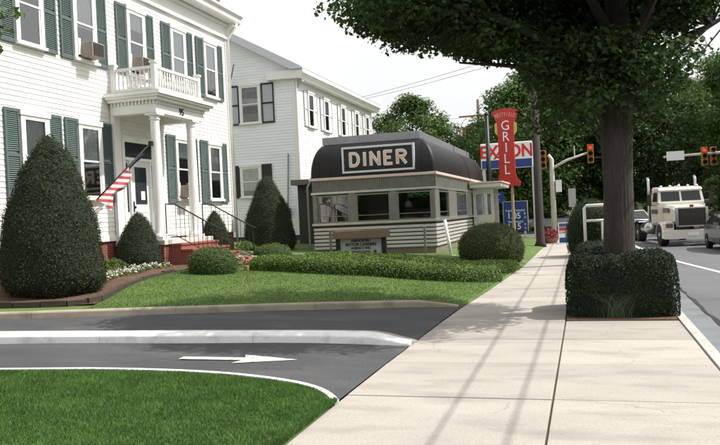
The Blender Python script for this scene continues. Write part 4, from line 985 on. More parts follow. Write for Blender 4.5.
def flower_clump(x, y, label, m, n=90, r=.28, h=.22, group='flowers in the bed', leafm=M_jun, petal=.045, zf=lotz, seed=0):
    t_ = thing('flowering_plant', label, 'plant', (x, y, zf(x, y)), group); rng = np.random.default_rng(seed + 100)
    def pts(k, zz): 
        a = rng.uniform(0, 2 * math.pi, k); rad = r * np.sqrt(rng.uniform(0, 1, k)); return np.stack([x + rad * np.cos(a), y + rad * np.sin(a), zf(x, y) + zz * (1 - (rad / r) ** 2 * .5) * rng.uniform(.75, 1.05, k)], 1)
    V, F = leaf_arrays(pts(n * 3, h * .75), np.tile([0, 0, 1.], (n * 3, 1)), .07, 1.0, .4, rng); npmesh('foliage', V, F, leafm, t_)
    if m:
        V, F = leaf_arrays(pts(n, h), np.tile([.3, -.2, 1.], (n, 1)), petal, .5, .9, rng); npmesh('petals', V, F, m, t_, kind='stuff')
    return t_
fr_ = random.Random(3)
for k in range(16):
    y = 14.6 + k * .185; x = bed_edge(y) - .55 - fr_.uniform(0, .35)
    flower_clump(x, y, 'low white flowering plant in the mulch bed', M_flr, 26, .2, .2, seed=k)
for k in range(6): flower_clump(-11.2 + fr_.uniform(-.25, .25), 14.9 + k * .33, 'green leafy hosta against the brick foundation', None, 90, .30, .42, 'hostas by the foundation', M_box, seed=40 + k)
for k, (x, y) in enumerate(((-8.75, 18.9), (-8.9, 19.5), (-8.5, 18.5), (-9.3, 19.3))): flower_clump(x, y, 'pale pink and white flowering plant between the two round bushes', (M_flp, M_flr)[k % 2], 45, .2, .3, 'flowers between the round bushes', seed=60 + k)
for k in range(4): flower_clump(-10.6 - .3 * k, 22.9 + .5 * k, 'green leafy plant along the wall behind the steps', None, 90, .35, .55, 'plants behind the steps', M_box, seed=70 + k)
te = thing('brick_edging', 'short run of terracotta bricks edging the bed between round bushes', 'edging', (-8.3, 18.4, .5))
for k in range(8):
    x = -8.35 - .02 * k; y = 17.75 + k * .24; MB().box(x - .05, y, lotz(x, y) - .05, x + .05, y + .22, lotz(x, y) + .12).build('brick', M_terra, te, bevel=.008)

# grass blades
def grass(name, label, n, gen, h, wd, m, rng):
    P = gen(n); n = len(P); a = rng.uniform(0, 2 * math.pi, n); l = h * rng.uniform(.5, 1.3, n); lean = rng.normal(0, .45, (n, 2)) * l[:, None]
    dx, dy = np.cos(a) * wd, np.sin(a) * wd
    V = np.stack([P + np.stack([dx, dy, 0 * dx], 1), P - np.stack([dx, dy, 0 * dx], 1), P + np.concatenate([lean, l[:, None]], 1)], 1).reshape(-1, 3)
    o = npmesh(name, V, np.arange(n * 3).reshape(-1, 3), m); return tag(o, label, 'grass', kind='stuff')
rg = np.random.default_rng(5)
def near_gen(n):
    x = rg.uniform(-8.2, -2.375, n); e = np.interp(x, nlx, nly); y = e - .03 - rg.uniform(0, 1, n) ** 1.1 * (e - 3.6)
    keep = y > -x * .9 - 1.5 if False else np.ones(n, bool)
    x, y = x[keep], y[keep]; return np.stack([x, y, np.array([nz(a, b) for a, b in zip(x, y)])], 1)
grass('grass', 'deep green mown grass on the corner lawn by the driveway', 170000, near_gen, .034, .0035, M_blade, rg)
def edge_gen(n):
    y = rg.uniform(3.4, 6.95, n); x = -2.372 - np.abs(rg.normal(0, .035, n)); return np.stack([x, y, np.full(n, .012)], 1)
grass('grass', 'ragged grass fringe along the sidewalk edge of the corner lawn', 9000, edge_gen, .05, .0035, M_blade, rg)
def far_gen(n):
    x = rg.uniform(-11, -2.4, n); k = np.array([kerbY(q) for q in x]); y = k + .12 + rg.uniform(0, 1, n) * 9
    be = np.interp(y, [p[1] for p in bedpts] + [18.5, 21.5, 23.5], [p[0] for p in bedpts] + [-9.6, -8.6, -8.3]); keep = (x > be + .05) & (y < 24)
    x, y = x[keep], y[keep]; wg = np.array([ss(-6, -2.38, q) * (swl(b) + 2.38) for q, b in zip(x, y)])
    return np.stack([x + wg - .02, y, np.array([lotz(a, b) for a, b in zip(x, y)])], 1)
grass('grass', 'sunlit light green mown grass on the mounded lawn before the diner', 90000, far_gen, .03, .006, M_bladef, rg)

# ------------------------------------------------------------------ trees
def limb_mesh(segs, m, name, parent, local=False, n=9):
    mb = MB()
    for pts, r0, r1 in segs:
        P = smooth_pts(resample(pts, .35), 2); k = len(P)
        mb.tube(P, [r0 + (r1 - r0) * i / (k - 1) for i in range(k)], n)
    return mb.build(name, m, parent, smooth=True, local=local)
def clump_leaves(C, RAD, per, leaf, rng, squash=.62):
    Ps = []; Ns = []
    for c_, r in zip(C, RAD):
        k = int(per * (r / .6) ** 2); d_ = unit(rng.normal(0, 1, (k, 3))); rad = r * rng.uniform(.25, 1.0, k) ** .6
        p = d_ * rad[:, None]; p[:, 2] *= squash; Ps.append(p + c_); Ns.append(d_ + np.array([0, 0, .8]))
    return leaf_arrays(np.concatenate(Ps), np.concatenate(Ns), leaf, .6, .62, rng)
# main street tree: trunk, limbs and a low spreading crown
TX, TY = .50, 13.45
T1 = thing('street_tree', 'large street tree with thick dark trunk rising out of the square hedge', 'tree', (TX, TY, 0))
tr = MB(); P = []
for z, dx, r in ((0, 0, .33), (.3, 0, .28), (.8, .01, .255), (1.6, .03, .24), (2.4, .05, .232), (3.2, .08, .24), (3.8, .11, .27), (4.4, .14, .23), (5.2, .16, .18), (6.4, .2, .13), (7.6, .25, .05)):
    P.append((z, dx, r))
zs_ = np.linspace(0, 7.6, 70); Zk = [p[0] for p in P]; dxk = np.interp(zs_, Zk, [p[1] for p in P]); rk_ = np.interp(zs_, Zk, [p[2] for p in P]); P = []
for z, dx, r in zip(zs_, dxk, rk_):
    ring_ = []
    for k in range(72):
        a = 2 * math.pi * k / 72; q_ = a + .10 * math.sin(z * 1.3) + .05 * math.sin(z * 4.1 + a * 2)
        fur = abs(math.sin(q_ * 11 + .7 * math.sin(z * 2.2 + a))) ** .6 * .05 + .022 * math.sin(q_ * 23 + z * 3) + .05 * math.sin(3 * a + z * .8)
        rr_ = r * (.97 + fur); ring_.append((TX + dx + rr_ * math.cos(a), TY + rr_ * math.sin(a), z))
    P.append(ring_)
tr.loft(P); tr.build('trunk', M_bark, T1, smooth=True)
rng = np.random.default_rng(31)
right = np.array([.959, .284, 0]); fwd = np.array([-.284, .959, 0]); T0 = np.array([TX, TY, 0])
def tree_pt(a, b, z): return T0 + right * a + fwd * b + np.array([0, 0, z])
C = []; Rd = []
tries = 0
while len(C) < 680 and tries < 90000:
    tries += 1
    z = rng.uniform(2.9, 5.9) if len(C) < 470 else rng.uniform(5.6, 8.4); a = rng.uniform(-5.2, 5.4); b = rng.uniform(-2.6, 4.6)
    # crown radius by height; low parts hang only near the trunk
    rmax = np.interp(z, [2.9, 3.4, 3.8, 4.3, 4.7, 4.95, 5.3, 5.8, 7, 8.4], [.4, .7, 1.0, 1.5, 2.1, 3.5, 4.6, 3.6, 2.8, 1.2])
    if a > 0: rmax = np.interp(z, [2.6, 3.2, 3.7, 4.4, 5.0, 5.6, 7, 8.4], [.4, .6, .8, 1.1, 1.7, 3.0, 3.4, 1.6])
    e = math.hypot(a, b * 1.25)
    if e > rmax or (e < .5 and z < 4): continue
    if b < -1.2 and z < 4.1: continue
    p = tree_pt(a, b, z)
    if hnoise(p[None], 1.5, 9)[0] < (-.22 if a < .8 else -.08): continue
    C.append(p); Rd.append(rng.uniform(.34, .62))
for k in range(52):
    a = rng.uniform(-1.15, 1.05); b = rng.uniform(-1.3, -.38) if k % 2 else rng.uniform(.3, 1.8); z = rng.uniform(2.95 + .28 * abs(a), 4.5)
    C.append(tree_pt(a, b, z)); Rd.append(rng.uniform(.28, .46))
segs = []
for k, (a, b, z, z0, r0) in enumerate([(-2.2, .3, 5.0, 3.3, .13), (2.3, .2, 5.0, 3.4, .13), (-.6, 2.0, 5.2, 3.6, .12), (.6, -1.6, 5.4, 3.8, .11), (-3.7, -.3, 5.5, 3.9, .11), (1.6, 2.4, 5.6, 4.1, .10), (-1.7, -1.4, 6.3, 4.5, .10), (3.5, -.5, 6.2, 4.4, .10), (-1.0, 1.0, 8.0, 5.2, .09), (1.2, -.6, 8.0, 5.4, .09), (-2.2, 2.2, 4.7, 3.5, .08)]):
    s0 = Vector((TX + .10, TY, z0)); e0 = Vector(tree_pt(a, b, z)); mid = s0.lerp(e0, .5) + Vector((0, 0, .25)); segs.append(([s0, mid, e0], r0, .02))
for c_ in C[::4]:
    c_ = Vector(c_); best = min((sg_[0][2] for sg_ in segs[:11]), key=lambda q: (q - c_).length); base_ = [sg_ for sg_ in segs[:11] if sg_[0][2] == best][0]
    st = base_[0][1].lerp(best, .55); segs.append(([st, st.lerp(c_, .5) + Vector((0, 0, .1)), c_], .028, .007))
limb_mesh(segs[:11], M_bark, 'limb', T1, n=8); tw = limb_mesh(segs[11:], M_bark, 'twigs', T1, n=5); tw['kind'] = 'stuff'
V, F = clump_leaves(C, Rd, 190, .105, rng); npmesh('crown', V, F, M_leaf, T1)

# generic background trees
def make_tree(seed, h, r, zlow, n, leaf, m, per=60, rc=(.6, 1.1)):
    rng = np.random.default_rng(seed); t_ = thing('broadleaf_tree', 'x', 'tree', local=True)
    C = []; Rd = []
    while len(C) < n:
        z = rng.uniform(zlow, h); u = (z - zlow) / (h - zlow); rm = r * (math.sin(math.pi * min(1, u * .85 + .14)) ** .7)
        a = rng.uniform(0, 2 * math.pi); e = rm * math.sqrt(rng.uniform(.1, 1)); p = np.array([e * math.cos(a), e * math.sin(a), z])
        if hnoise(p[None], 1.1, seed)[0] < -.25: continue
        C.append(p); Rd.append(rng.uniform(*rc))
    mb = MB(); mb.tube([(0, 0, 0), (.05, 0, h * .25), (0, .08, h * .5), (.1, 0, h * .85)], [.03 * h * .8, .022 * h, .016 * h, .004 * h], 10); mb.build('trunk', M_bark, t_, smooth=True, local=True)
    segs = []
    for c_ in C[::5]:
        z0 = max(h * .2, c_[2] * .62); segs.append(([Vector((0, 0, z0)), Vector((c_[0] * .5, c_[1] * .5, (z0 + c_[2]) / 2 + .3)), Vector(c_)], .008 * h, .012))
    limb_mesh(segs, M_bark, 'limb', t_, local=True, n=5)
    V, F = clump_leaves(C, Rd, per, leaf, rng, .7); npmesh('crown', V, F, m, t_, local=True)
    return t_
protoA = make_tree(41, 10.5, 4.2, 2.6, 150, .22, M_leafb, 90)
protoB = make_tree(42, 11.0, 4.4, 1.6, 170, .22, M_leaf, 90)
protoD = make_tree(44, 9.5, 2.5, 4.6, 110, .15, M_leaf, 120, (.45, .8))
protoC = make_tree(43, 8.0, 3.4, 1.2, 120, .18, M_leafb, 90)
used = set()
def plant(proto, x, y, s, rz, label, z=0.0, sz=1.0, group='trees around the junction'):
    t_ = proto if proto.name not in used else copy_tree(proto); used.add(proto.name)
    t_.location = (x, y, z); t_.scale = (s, s, s * sz); t_.rotation_euler[2] = rz; tag(t_, label, 'tree', group); return t_
plant(protoA, -13.1, 60, 1.02, .4, 'light green tree showing above the far end of the diner roof', 0)
plant(protoD, .75, 24.0, 1.0, 1.2, 'smaller dark street tree in the planting strip behind the large one', 0, 1.0, None)
plant(protoB, 3.0, 66, 1.25, 2.6, 'dark spreading tree at the far corner behind the signal mast', -.05)
plant(protoC, -3.7, 60.5, 1.5, .3, 'leafy light green tree behind the red GRILL sign', -.05)
plant(protoA, -6.9, 66, .95, 1.9, 'pale green tree behind the white fuel sign', -.05)
plant(protoB, -2.2, 72, 1.3, .9, 'tall dark tree beyond the parked silver car', -.05)
plant(protoB, -.4, 63.5, 1.15, 3.4, 'broad dark tree right behind the silver car and the signal arm', -.05)
plant(protoA, 13.2, 62, 1.35, 2.2, 'light green tree overhanging the road behind the truck', 0)
plant(protoC, 14.6, 40, 1.35, .8, 'bright green tree across the road beside the dark car', 0)
plant(protoB, 15.2, 49, 1.15, 1.6, 'dark tree across the road behind the signal over the lanes', 0)
plant(protoA, 15, 74, 1.5, 2.9, 'light green tree across the road, second beyond the signal', 0)
k = 0
for x, y, s in ((-11, 84, 1.0), (-6, 90, 1.15), (0, 98, 1.35), (5, 108, 1.6), (12, 104, 1.6), (16, 90, 1.5), (22, 76, 1.3), (28, 66, 1.2), (24, 50, 1.1), (3, 124, 1.6), (-18, 92, 1.0)):
    k += 1; plant((protoB, protoC, protoA)[k % 3] if k % 3 != 1 else protoB, x, y, s, k * 1.3, 'distant tree closing off the far end of the street', -.05, 1.0, 'distant trees at the end of the street')
for k, (x, y, s_) in enumerate(((-13, -9, .9), (-19, -3, 1.0), (-25, 2, .9), (-9, -16, 1.0), (-16, -13, 1.1))):  # unseen trees added behind the camera so the diner windows reflect something dark
    plant((protoB, protoD)[k % 2], x, y, s_, k * 1.1, 'unseen tree added behind the camera to darken window reflections', .1, 1.0, 'unseen trees added for window reflections')
for k, (x, y, s_) in enumerate(((12.5, 80, .55), (14, 86, .6), (13, 70, .5), (17, 64, .5), (20, 60, .5), (6, 118, .8), (10, 122, .8), (-3, 80, .6), (14, 54, .4), (16.5, 44, .4))):
    plant(protoC, x, y, s_, k * 1.7, 'low bushy tree filling the gap under the roadside trees', -.4, 1.0, 'bushy undergrowth trees by the road')
# a tree outside the frame on the left whose lowest sprays hang in the corner
T3 = thing('corner_lawn_tree', 'leaf spray of a tree hanging in front of the white house upper windows', 'tree', (-11.2, 9.6, .25))
C = []; Rd = []; rng = np.random.default_rng(77)
while len(C) < 60:
    p = np.array([-11.3, 9.6, 6.6]) + rng.normal(0, 1, 3) * np.array([1.0, 1.2, .9])
    if p[0] > -9.45 or p[2] < 4.3: continue
    C.append(p); Rd.append(rng.uniform(.3, .5))
C += [np.array(p) for p in ((-8.85, 10.0, 5.32), (-8.45, 10.05, 5.24), (-8.90, 10.0, 4.75), (-8.68, 10.0, 5.0), (-9.2, 9.9, 5.0))]; Rd += [.30, .17, .22, .16, .30]
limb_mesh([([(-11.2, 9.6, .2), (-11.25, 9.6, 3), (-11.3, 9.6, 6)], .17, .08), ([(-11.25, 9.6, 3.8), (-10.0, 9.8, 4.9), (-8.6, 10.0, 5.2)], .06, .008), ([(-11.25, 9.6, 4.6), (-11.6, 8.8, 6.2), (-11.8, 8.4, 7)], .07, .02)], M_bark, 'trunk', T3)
V, F = clump_leaves(C, Rd, 150, .115, rng); npmesh('crown', V, F, M_leafb, T3)

# ------------------------------------------------------------------ signs and street furniture
# GRILL pylon
gx, gy = -3.75, 40.0
g = thing('pylon_sign', 'tall red vertical sign reading GRILL under a fan shaped crown', 'sign', (gx, gy, 0))
MB().box(gx - .40, gy - .16, 3.35, gx + .40, gy + .16, 6.45).build('panel', M_red, g, bevel=.01)
MB().prism([(gx - .42, 3.55), (gx - .48, 3.30), (gx - .62, 3.20), (gx - .62, 2.95), (gx + .62, 2.95), (gx + .62, 3.20), (gx + .48, 3.30), (gx + .42, 3.55)], 'y', gy - .165, gy + .165).build('base_flare', M_red, g)
def arc2(r, a0_, a1_, n, cx, cz): return [(cx + r * math.sin(R_(a0_ + (a1_ - a0_) * i / n)), cz + r * math.cos(R_(a0_ + (a1_ - a0_) * i / n))) for i in range(n + 1)]
fanc = 5.15
MB().prism(arc2(1.80, -22, 22, 12, gx, fanc) + list(reversed(arc2(1.15, -22, 22, 12, gx, fanc))), 'y', gy - .17, gy + .17).build('crown', M_red, g)
MB().prism([(gx - .55, 5.75), (gx - .41, 5.55), (gx - .41, 6.28), (gx - .55, 6.2)], 'y', gy - .12, gy + .12).prism([(gx + .41, 5.55), (gx + .55, 5.75), (gx + .55, 6.2), (gx + .41, 6.28)], 'y', gy - .12, gy + .12).build('side_panel', mat('sign_yellow', (.55, .42, .12), .5), g)
for k, c_ in enumerate('GRILL'): text_mesh('letter', c_, .70, M_signw, g, facing_my(gx, gy - .17, 6.05 - .57 * k), .02, sx=.9)
for k, c_ in enumerate('WESTFIELD'):
    a = R_(-18 + 36 * k / 8); text_mesh('letter', c_, .30, mat('letter_pink', (.75, .45, .40), .5), g, Matrix.Translation((gx + 1.48 * math.sin(a), gy - .18, fanc + 1.48 * math.cos(a))) @ Matrix.Rotation(a, 4, 'Y') @ Matrix.Rotation(R_(90), 4, 'X'), .01, sx=.55)
MB().tube([(gx + .2, gy, -.05), (gx + .2, gy, 2.96)], .075, 10).build('pole', mat('tan_pole', (.40, .27, .15), .6), g)
# fuel brand sign
ex0, ex1, ez0, ez1, ey = -6.35, -3.05, 4.38, 6.05, 50.0
e = thing('fuel_sign', 'white and blue fuel station sign with red lettering on a pale pole', 'sign', (ex1, ey, 0))
MB().box(ex0, ey - .2, ez0, ex1, ey + .2, ez1).build('cabinet', M_signw, e, bevel=.06)
MB().box(ex0 + .05, ey - .21, ez0 + .04, ex1 - .05, ey - .201, ez0 + .56).build('blue_band', M_blue, e)
text_mesh('lettering', 'EXXON', 1.12, M_exred, e, facing_my((ex0 + ex1) / 2, ey - .215, ez0 + 1.06), .01, sx=.86, bold=.03)
MB().add([(-5.55, ey - .222, ez0 + .62), (-5.40, ey - .222, ez0 + .62), (-4.78, ey - .222, ez0 + 1.48), (-4.93, ey - .222, ez0 + 1.48)], [(0, 1, 2, 3)]).build('lettering_slash', M_exred, e)
for x in (-3.05, -6.2): MB().box(x - .1, ey - .1, -.14, x + .1, ey + .1, ez0 - .001).build('pole', M_pole, e)
# price board
bx, by = (-4.24, -2.98), 42.0
p_ = thing('price_board', 'blue fuel price board showing 1.05 and 1.15', 'sign', (-3.6, by, 0))
MB().box(bx[0], by - .06, .55, bx[1], by + .06, 2.14).build('panel', M_blue, p_)
f = MB(); f.box(bx[0] - .03, by - .08, .52, bx[0], by + .08, 2.17); f.box(bx[1], by - .08, .52, bx[1] + .03, by + .08, 2.17); f.box(bx[0], by - .08, 2.14, bx[1], by + .08, 2.17); f.build('frame', M_pole, p_)
M_pale = mat('pale_blue_letter', (.45, .52, .68), .5)
for tx, z, s in (('Regular Unleaded', 1.66, .15), ('1.05', 1.36, .46), ('Plus Unleaded', 1.05, .15), ('1.15', .78, .46)):
    text_mesh('lettering', tx, s, M_signw if s > .2 else M_pale, p_, facing_my(-3.70 if s > .2 else -3.62, by - .064, z), .004, bold=.006, sx=.95)
for z in (1.36, .78):
    text_mesh('lettering', '9', .2, M_signw, p_, facing_my(-3.12, by - .064, z + .10), .004); text_mesh('lettering', '10', .16, M_signw, p_, facing_my(-3.12, by - .064, z - .10), .004, sx=.8)
MB().box(bx[0] + .1, by - .05, -.1, bx[0] + .2, by + .05, .549).box(bx[1] - .2, by - .05, -.1, bx[1] - .1, by + .05, .549).build('post', M_pole, p_)
# small blue sign
s_ = thing('telephone_sign', 'small square blue sign with a white curl mark beside the price board', 'sign', (-4.7, 44, 0))
MB().box(-5.0, 43.97, 2.10, -4.40, 44.03, 2.76).build('panel', M_blue, s_)
MB().tube([(-4.68 + .15 * math.cos(R_(a)), 43.96, 2.46 + .16 * math.sin(R_(a))) for a in range(60, 310, 25)], .025, 6).build('emblem', M_pale, s_)
MB().box(-4.98, 43.98, -.2, -4.92, 44.02, 2.099).build('post', M_pole, s_)
# dark slim pole by the pylon
dp_ = thing('slim_dark_pole', 'slim black pole standing just before the red pylon sign', 'pole', (-4.47, 38, 0))
MB().tube([(-4.47, 38, .1), (-4.47, 38, 6.5)], [.13, .10], 10).build('shaft', M_iron, dp_, smooth=True); MB().tube([(-4.47, 38, 6.5), (-4.47, 38, 6.62)], [.14, .04], 10).build('pole_cap', M_iron, dp_)
# thick dark pole at the sidewalk edge
up_ = thing('utility_pole', 'thick dark wooden utility pole at the edge of the sidewalk', 'pole', (-1.95, 34.8, 0))
MB().tube([(-1.97, 34.8, -.02), (-1.95, 34.8, .25), (-1.95, 34.8, 9.5)], [.30, .19, .14], 12).build('shaft', M_woodpole, up_, smooth=True)
MB().box(-2.65, 34.64, 8.6, -1.15, 34.78, 8.75).build('crossarm', M_woodpole, up_)
# far utility pole with crossarms
fp_ = thing('far_utility_pole', 'pale distant utility pole with two reddish crossarms', 'pole', (-9.6, 75, 0))
MB().tube([(-9.6, 75, -.1), (-9.6, 75, 12.6)], [.2, .14], 10).build('shaft', M_farpole, fp_)
for z in (11.0, 9.9): MB().box(-11.5, 74.8, z - .08, -8.6, 74.9, z + .08).build('crossarm', M_crossarm, fp_)
for x in (-11.3, -10.6, -9.0): MB().tube([(x, 74.85, 9.98), (x, 74.85, 10.2)], .06, 6).build('insulator', M_farpole, fp_)
MB().box(-11.2, 74.85, 8.9, -10.9, 74.95, 9.82).build('brace', M_crossarm, fp_)
# overhead wires
def wire(name, label, a, b, sag, r, grp=None):
    a = Vector(a); b = Vector(b); pts = []
    for k in range(33):
        t_ = k / 32; q = a.lerp(b, t_); q.z -= sag * 4 * t_ * (1 - t_); pts.append(q)
    o = MB().tube(pts, r, 6).build(name, M_wire, smooth=True); return tag(o, label, 'wire', grp)
wire('overhead_wire', 'thin wire running from the far pole past the diner roof', (-9.6, 75, 11.05), (-46, 62, 10.6), .9, .011, 'thin wires above the diner')
wire('overhead_wire', 'thin wire rising from the diner side towards the street tree', (-2.55, 34.7, 8.78), (-34, 62, 10.9), .8, .010, 'thin wires above the diner')
wire('overhead_wire', 'thin wire crossing the sky between the poles', (-1.25, 34.7, 8.78), (-36, 66, 11.6), .9, .010, 'thin wires above the diner')
kp = []
for y in (-14.0, 58.0):
    q = thing('kerb_utility_pole', 'tall wooden utility pole at the kerb carrying street cables', 'pole', (1.65, y, -.1), 'utility poles along the kerb')
    MB().tube([(1.65, y, -.3), (1.65, y, 8.6)], [.19, .13], 12).build('shaft', M_woodpole, q, smooth=True); MB().box(.6, y - .08, 5.12, 3.35, y + .06, 5.26).build('crossarm', M_woodpole, q)
wire('street_cable', 'thick overhead cable running along the kerb above the street tree', (2.85, -14, 5.3), (2.2, 58, 5.3), .35, .015, 'cables along the street')
wire('street_cable', 'thick overhead cable running along the street over the road edge', (3.3, -14, 5.3), (3.1, 58, 5.3), .35, .015, 'cables along the street')
# traffic signal masts
def signal_head(par, x, y, z, face=-1, red=True, m=None):
    hd = MB().box(x - .16, y - .1, z, x + .16, y + .1, z + 1.0).build('signal_head', m or M_yellow, par, bevel=.02)
    for k in range(3):
        zc = z + .17 + .33 * k; MB().tube([(x, y + face * .1, zc), (x, y + face * .125, zc)], .11, 12).build('lens', M_redlight if (k == 2 and red) else M_dark, hd)
        MB().tube([(x, y + face * .1, zc + .02), (x, y + face * .3, zc + .02)], .13, 10, cap=False).build('visor', m or M_yellow, hd)
tl = thing('traffic_signal', 'pale signal mast at the sidewalk corner with a raised arm', 'traffic signal', (-1.62, 42.6, 0))
MB().tube([(-1.62, 42.6, -.1), (-1.62, 42.6, 4.35), (-1.78, 42.6, 4.6)], [.16, .12, .08], 12).build('mast', M_pole, tl, smooth=True)
MB().tube([(-1.60, 42.6, 3.85), (-.8, 42.6, 4.25), (.4, 42.6, 4.6)], [.08, .07, .05], 8).build('arm', M_pole, tl, smooth=True)
signal_head(tl, -2.05, 42.6, 3.85, red=False); signal_head(tl, .42, 42.5, 4.0, red=True)
MB().box(-1.45, 42.45, 2.55, -1.15, 42.75, 3.2).build('pedestrian_head', M_signw, tl)
MB().tube([(-.4, 42.6, 4.42), (-.4, 42.6, 5.0)], .035, 6).build('stub', M_pole, tl)
tr2 = thing('overhead_signal', 'traffic signal with yellow housing hanging on a long arm over the road', 'traffic signal', (11.2, 45, 0))
MB().tube([(11.2, 45.2, -.1), (11.2, 45.2, 6.4)], [.2, .14], 12).build('mast', M_pole, tr2, smooth=True)
MB().tube([(11.2, 45.2, 4.15), (8, 45.2, 4.3), (4.3, 45.2, 4.22)], [.11, .09, .06], 10).build('arm', M_pole, tr2, smooth=True)
signal_head(tr2, 6.35, 45.0, 3.62); signal_head(tr2, 6.85, 45.35, 3.62, red=False)
MB().box(4.45, 45.08, 4.0, 5.35, 45.12, 4.5).build('street_name_plate', M_signw, tr2)
# grey box sign post beyond
pb = thing('narrow_sign', 'narrow grey sign panel on a post beyond the signal mast', 'sign', (-.62, 44.6, 0))
MB().box(-.85, 44.55, 1.7, -.45, 44.6, 2.75).build('panel', mat('grey_sign', (.42, .43, .44), .6), pb); MB().box(-.68, 44.6, -.2, -.60, 44.66, 2.7).build('post', M_pole, pb)
# white pipe frame
wf = thing('pipe_frame', 'white painted pipe frame with top and middle bars in the planting strip', 'frame', (.3, 27, 0))
f = MB(); f.tube([(-.02, 27, -.02), (-.02, 27, 1.68), (.06, 27, 1.76), (.92, 27, 1.76), (1.0, 27, 1.68), (1.0, 27, -.02)], .055, 10); f.build('hoop', M_white, wf, smooth=True)
MB().tube([(.0, 27, 1.24), (.98, 27, 1.24)], .045, 8).build('middle_bar', M_white, wf, smooth=True)
MB().tube([(.55, 27, 1.2), (.55, 27, .0)], .045, 8).build('middle_post', M_white, wf, smooth=True)
# A-board and maroon flower tub
ab = thing('sandwich_board', 'small red white and blue advertising board standing on the sidewalk', 'sign', (-.92, 37.2, 0))
for s, nm in ((-1, 'front_panel'), (1, 'rear_panel')):
    yb, yt = 37.2 + s * .28, 37.2 + s * .04
    MB().loft([[(-1.24, yb, .0), (-.60, yb, .0), (-.60, yb + .03, .0), (-1.24, yb + .03, .0)], [(-1.24, yt, 1.0), (-.60, yt, 1.0), (-.60, yt + .03, 1.0), (-1.24, yt + .03, 1.0)]]).build(nm, M_signw, ab)
def abq(z0, z1, m, nm, x0=-1.20, x1=-.64):
    f = lambda z: 37.2 - (.28 - .24 * z) - .004
    MB().quad((x0, f(z0), z0), (x1, f(z0), z0), (x1, f(z1), z1), (x0, f(z1), z1)).build(nm, m, ab)
abq(.06, .30, M_blue, 'blue_stripe'); abq(.62, .78, mat('poster_red', (.45, .06, .09), .6), 'red_stripe'); abq(.80, .96, mat('poster_dark', (.08, .09, .16), .6), 'dark_stripe'); abq(.48, .60, mat('poster_pink', (.6, .35, .45), .6), 'pink_stripe')
ft = thing('flower_tub', 'round tub of maroon flowers at the foot of the signal mast', 'planter', (-1.72, 38.2, 0))
MB().lathe([(.32, 0), (.42, .30), (.45, .30), (.45, .34), (.38, .34), (.36, .28)], (-1.68, 38.2), 16).build('tub', M_terra, ft, smooth=True)
rg2 = np.random.default_rng(8); n = 500; dv2 = unit(rg2.normal(0, 1, (n, 3))); dv2[:, 2] = abs(dv2[:, 2]); P = dv2 * np.array([.55, .5, .45]) * rg2.uniform(.7, 1, (n, 1)) + np.array([-1.68, 38.2, .26])
V, F = leaf_arrays(P, dv2, .10, .6, .9, rg2); npmesh('petals', V, F, M_flm, ft, kind='stuff')

# ------------------------------------------------------------------ vehicles
def wheel(par, x, y, r, wd, side, local=True, hub=M_chrome):
    """axis along x"""
    n = 24
    prof = [(r * .62, -wd / 2), (r * .93, -wd / 2), (r, -wd * .32), (r, wd * .32), (r * .93, wd / 2), (r * .62, wd / 2)]
    t_ = MB().loft([[(x + o_, y + q * math.cos(2 * math.pi * k / n), r + q * math.sin(2 * math.pi * k / n)) for k in range(n)] for q, o_ in prof])
    w_ = t_.build('wheel', M_tyre, par, smooth=True, local=local); w_.modifiers.new('e', 'EDGE_SPLIT').split_angle = R_(50)
    h = MB().loft([[(x + side * o_, y + q * math.cos(2 * math.pi * k / n), r + q * math.sin(2 * math.pi * k / n)) for k in range(n)] for q, o_ in ((r * .62, -wd * .3), (r * .61, wd * .38), (r * .5, wd * .30), (r * .25, wd * .34), (r * .22, wd * .52), (.01, wd * .54))])
    h.build('rim', hub, w_, smooth=True, local=True)
def rrect(x0, x1, z0, z1, y, c=.06):
    return [(x0 + c, y, z0), (x1 - c, y, z0), (x1, y, z0 + c), (x1, y, z1 - c), (x1 - c, y, z1), (x0 + c, y, z1), (x0, y, z1 - c), (x0, y, z0 + c)]
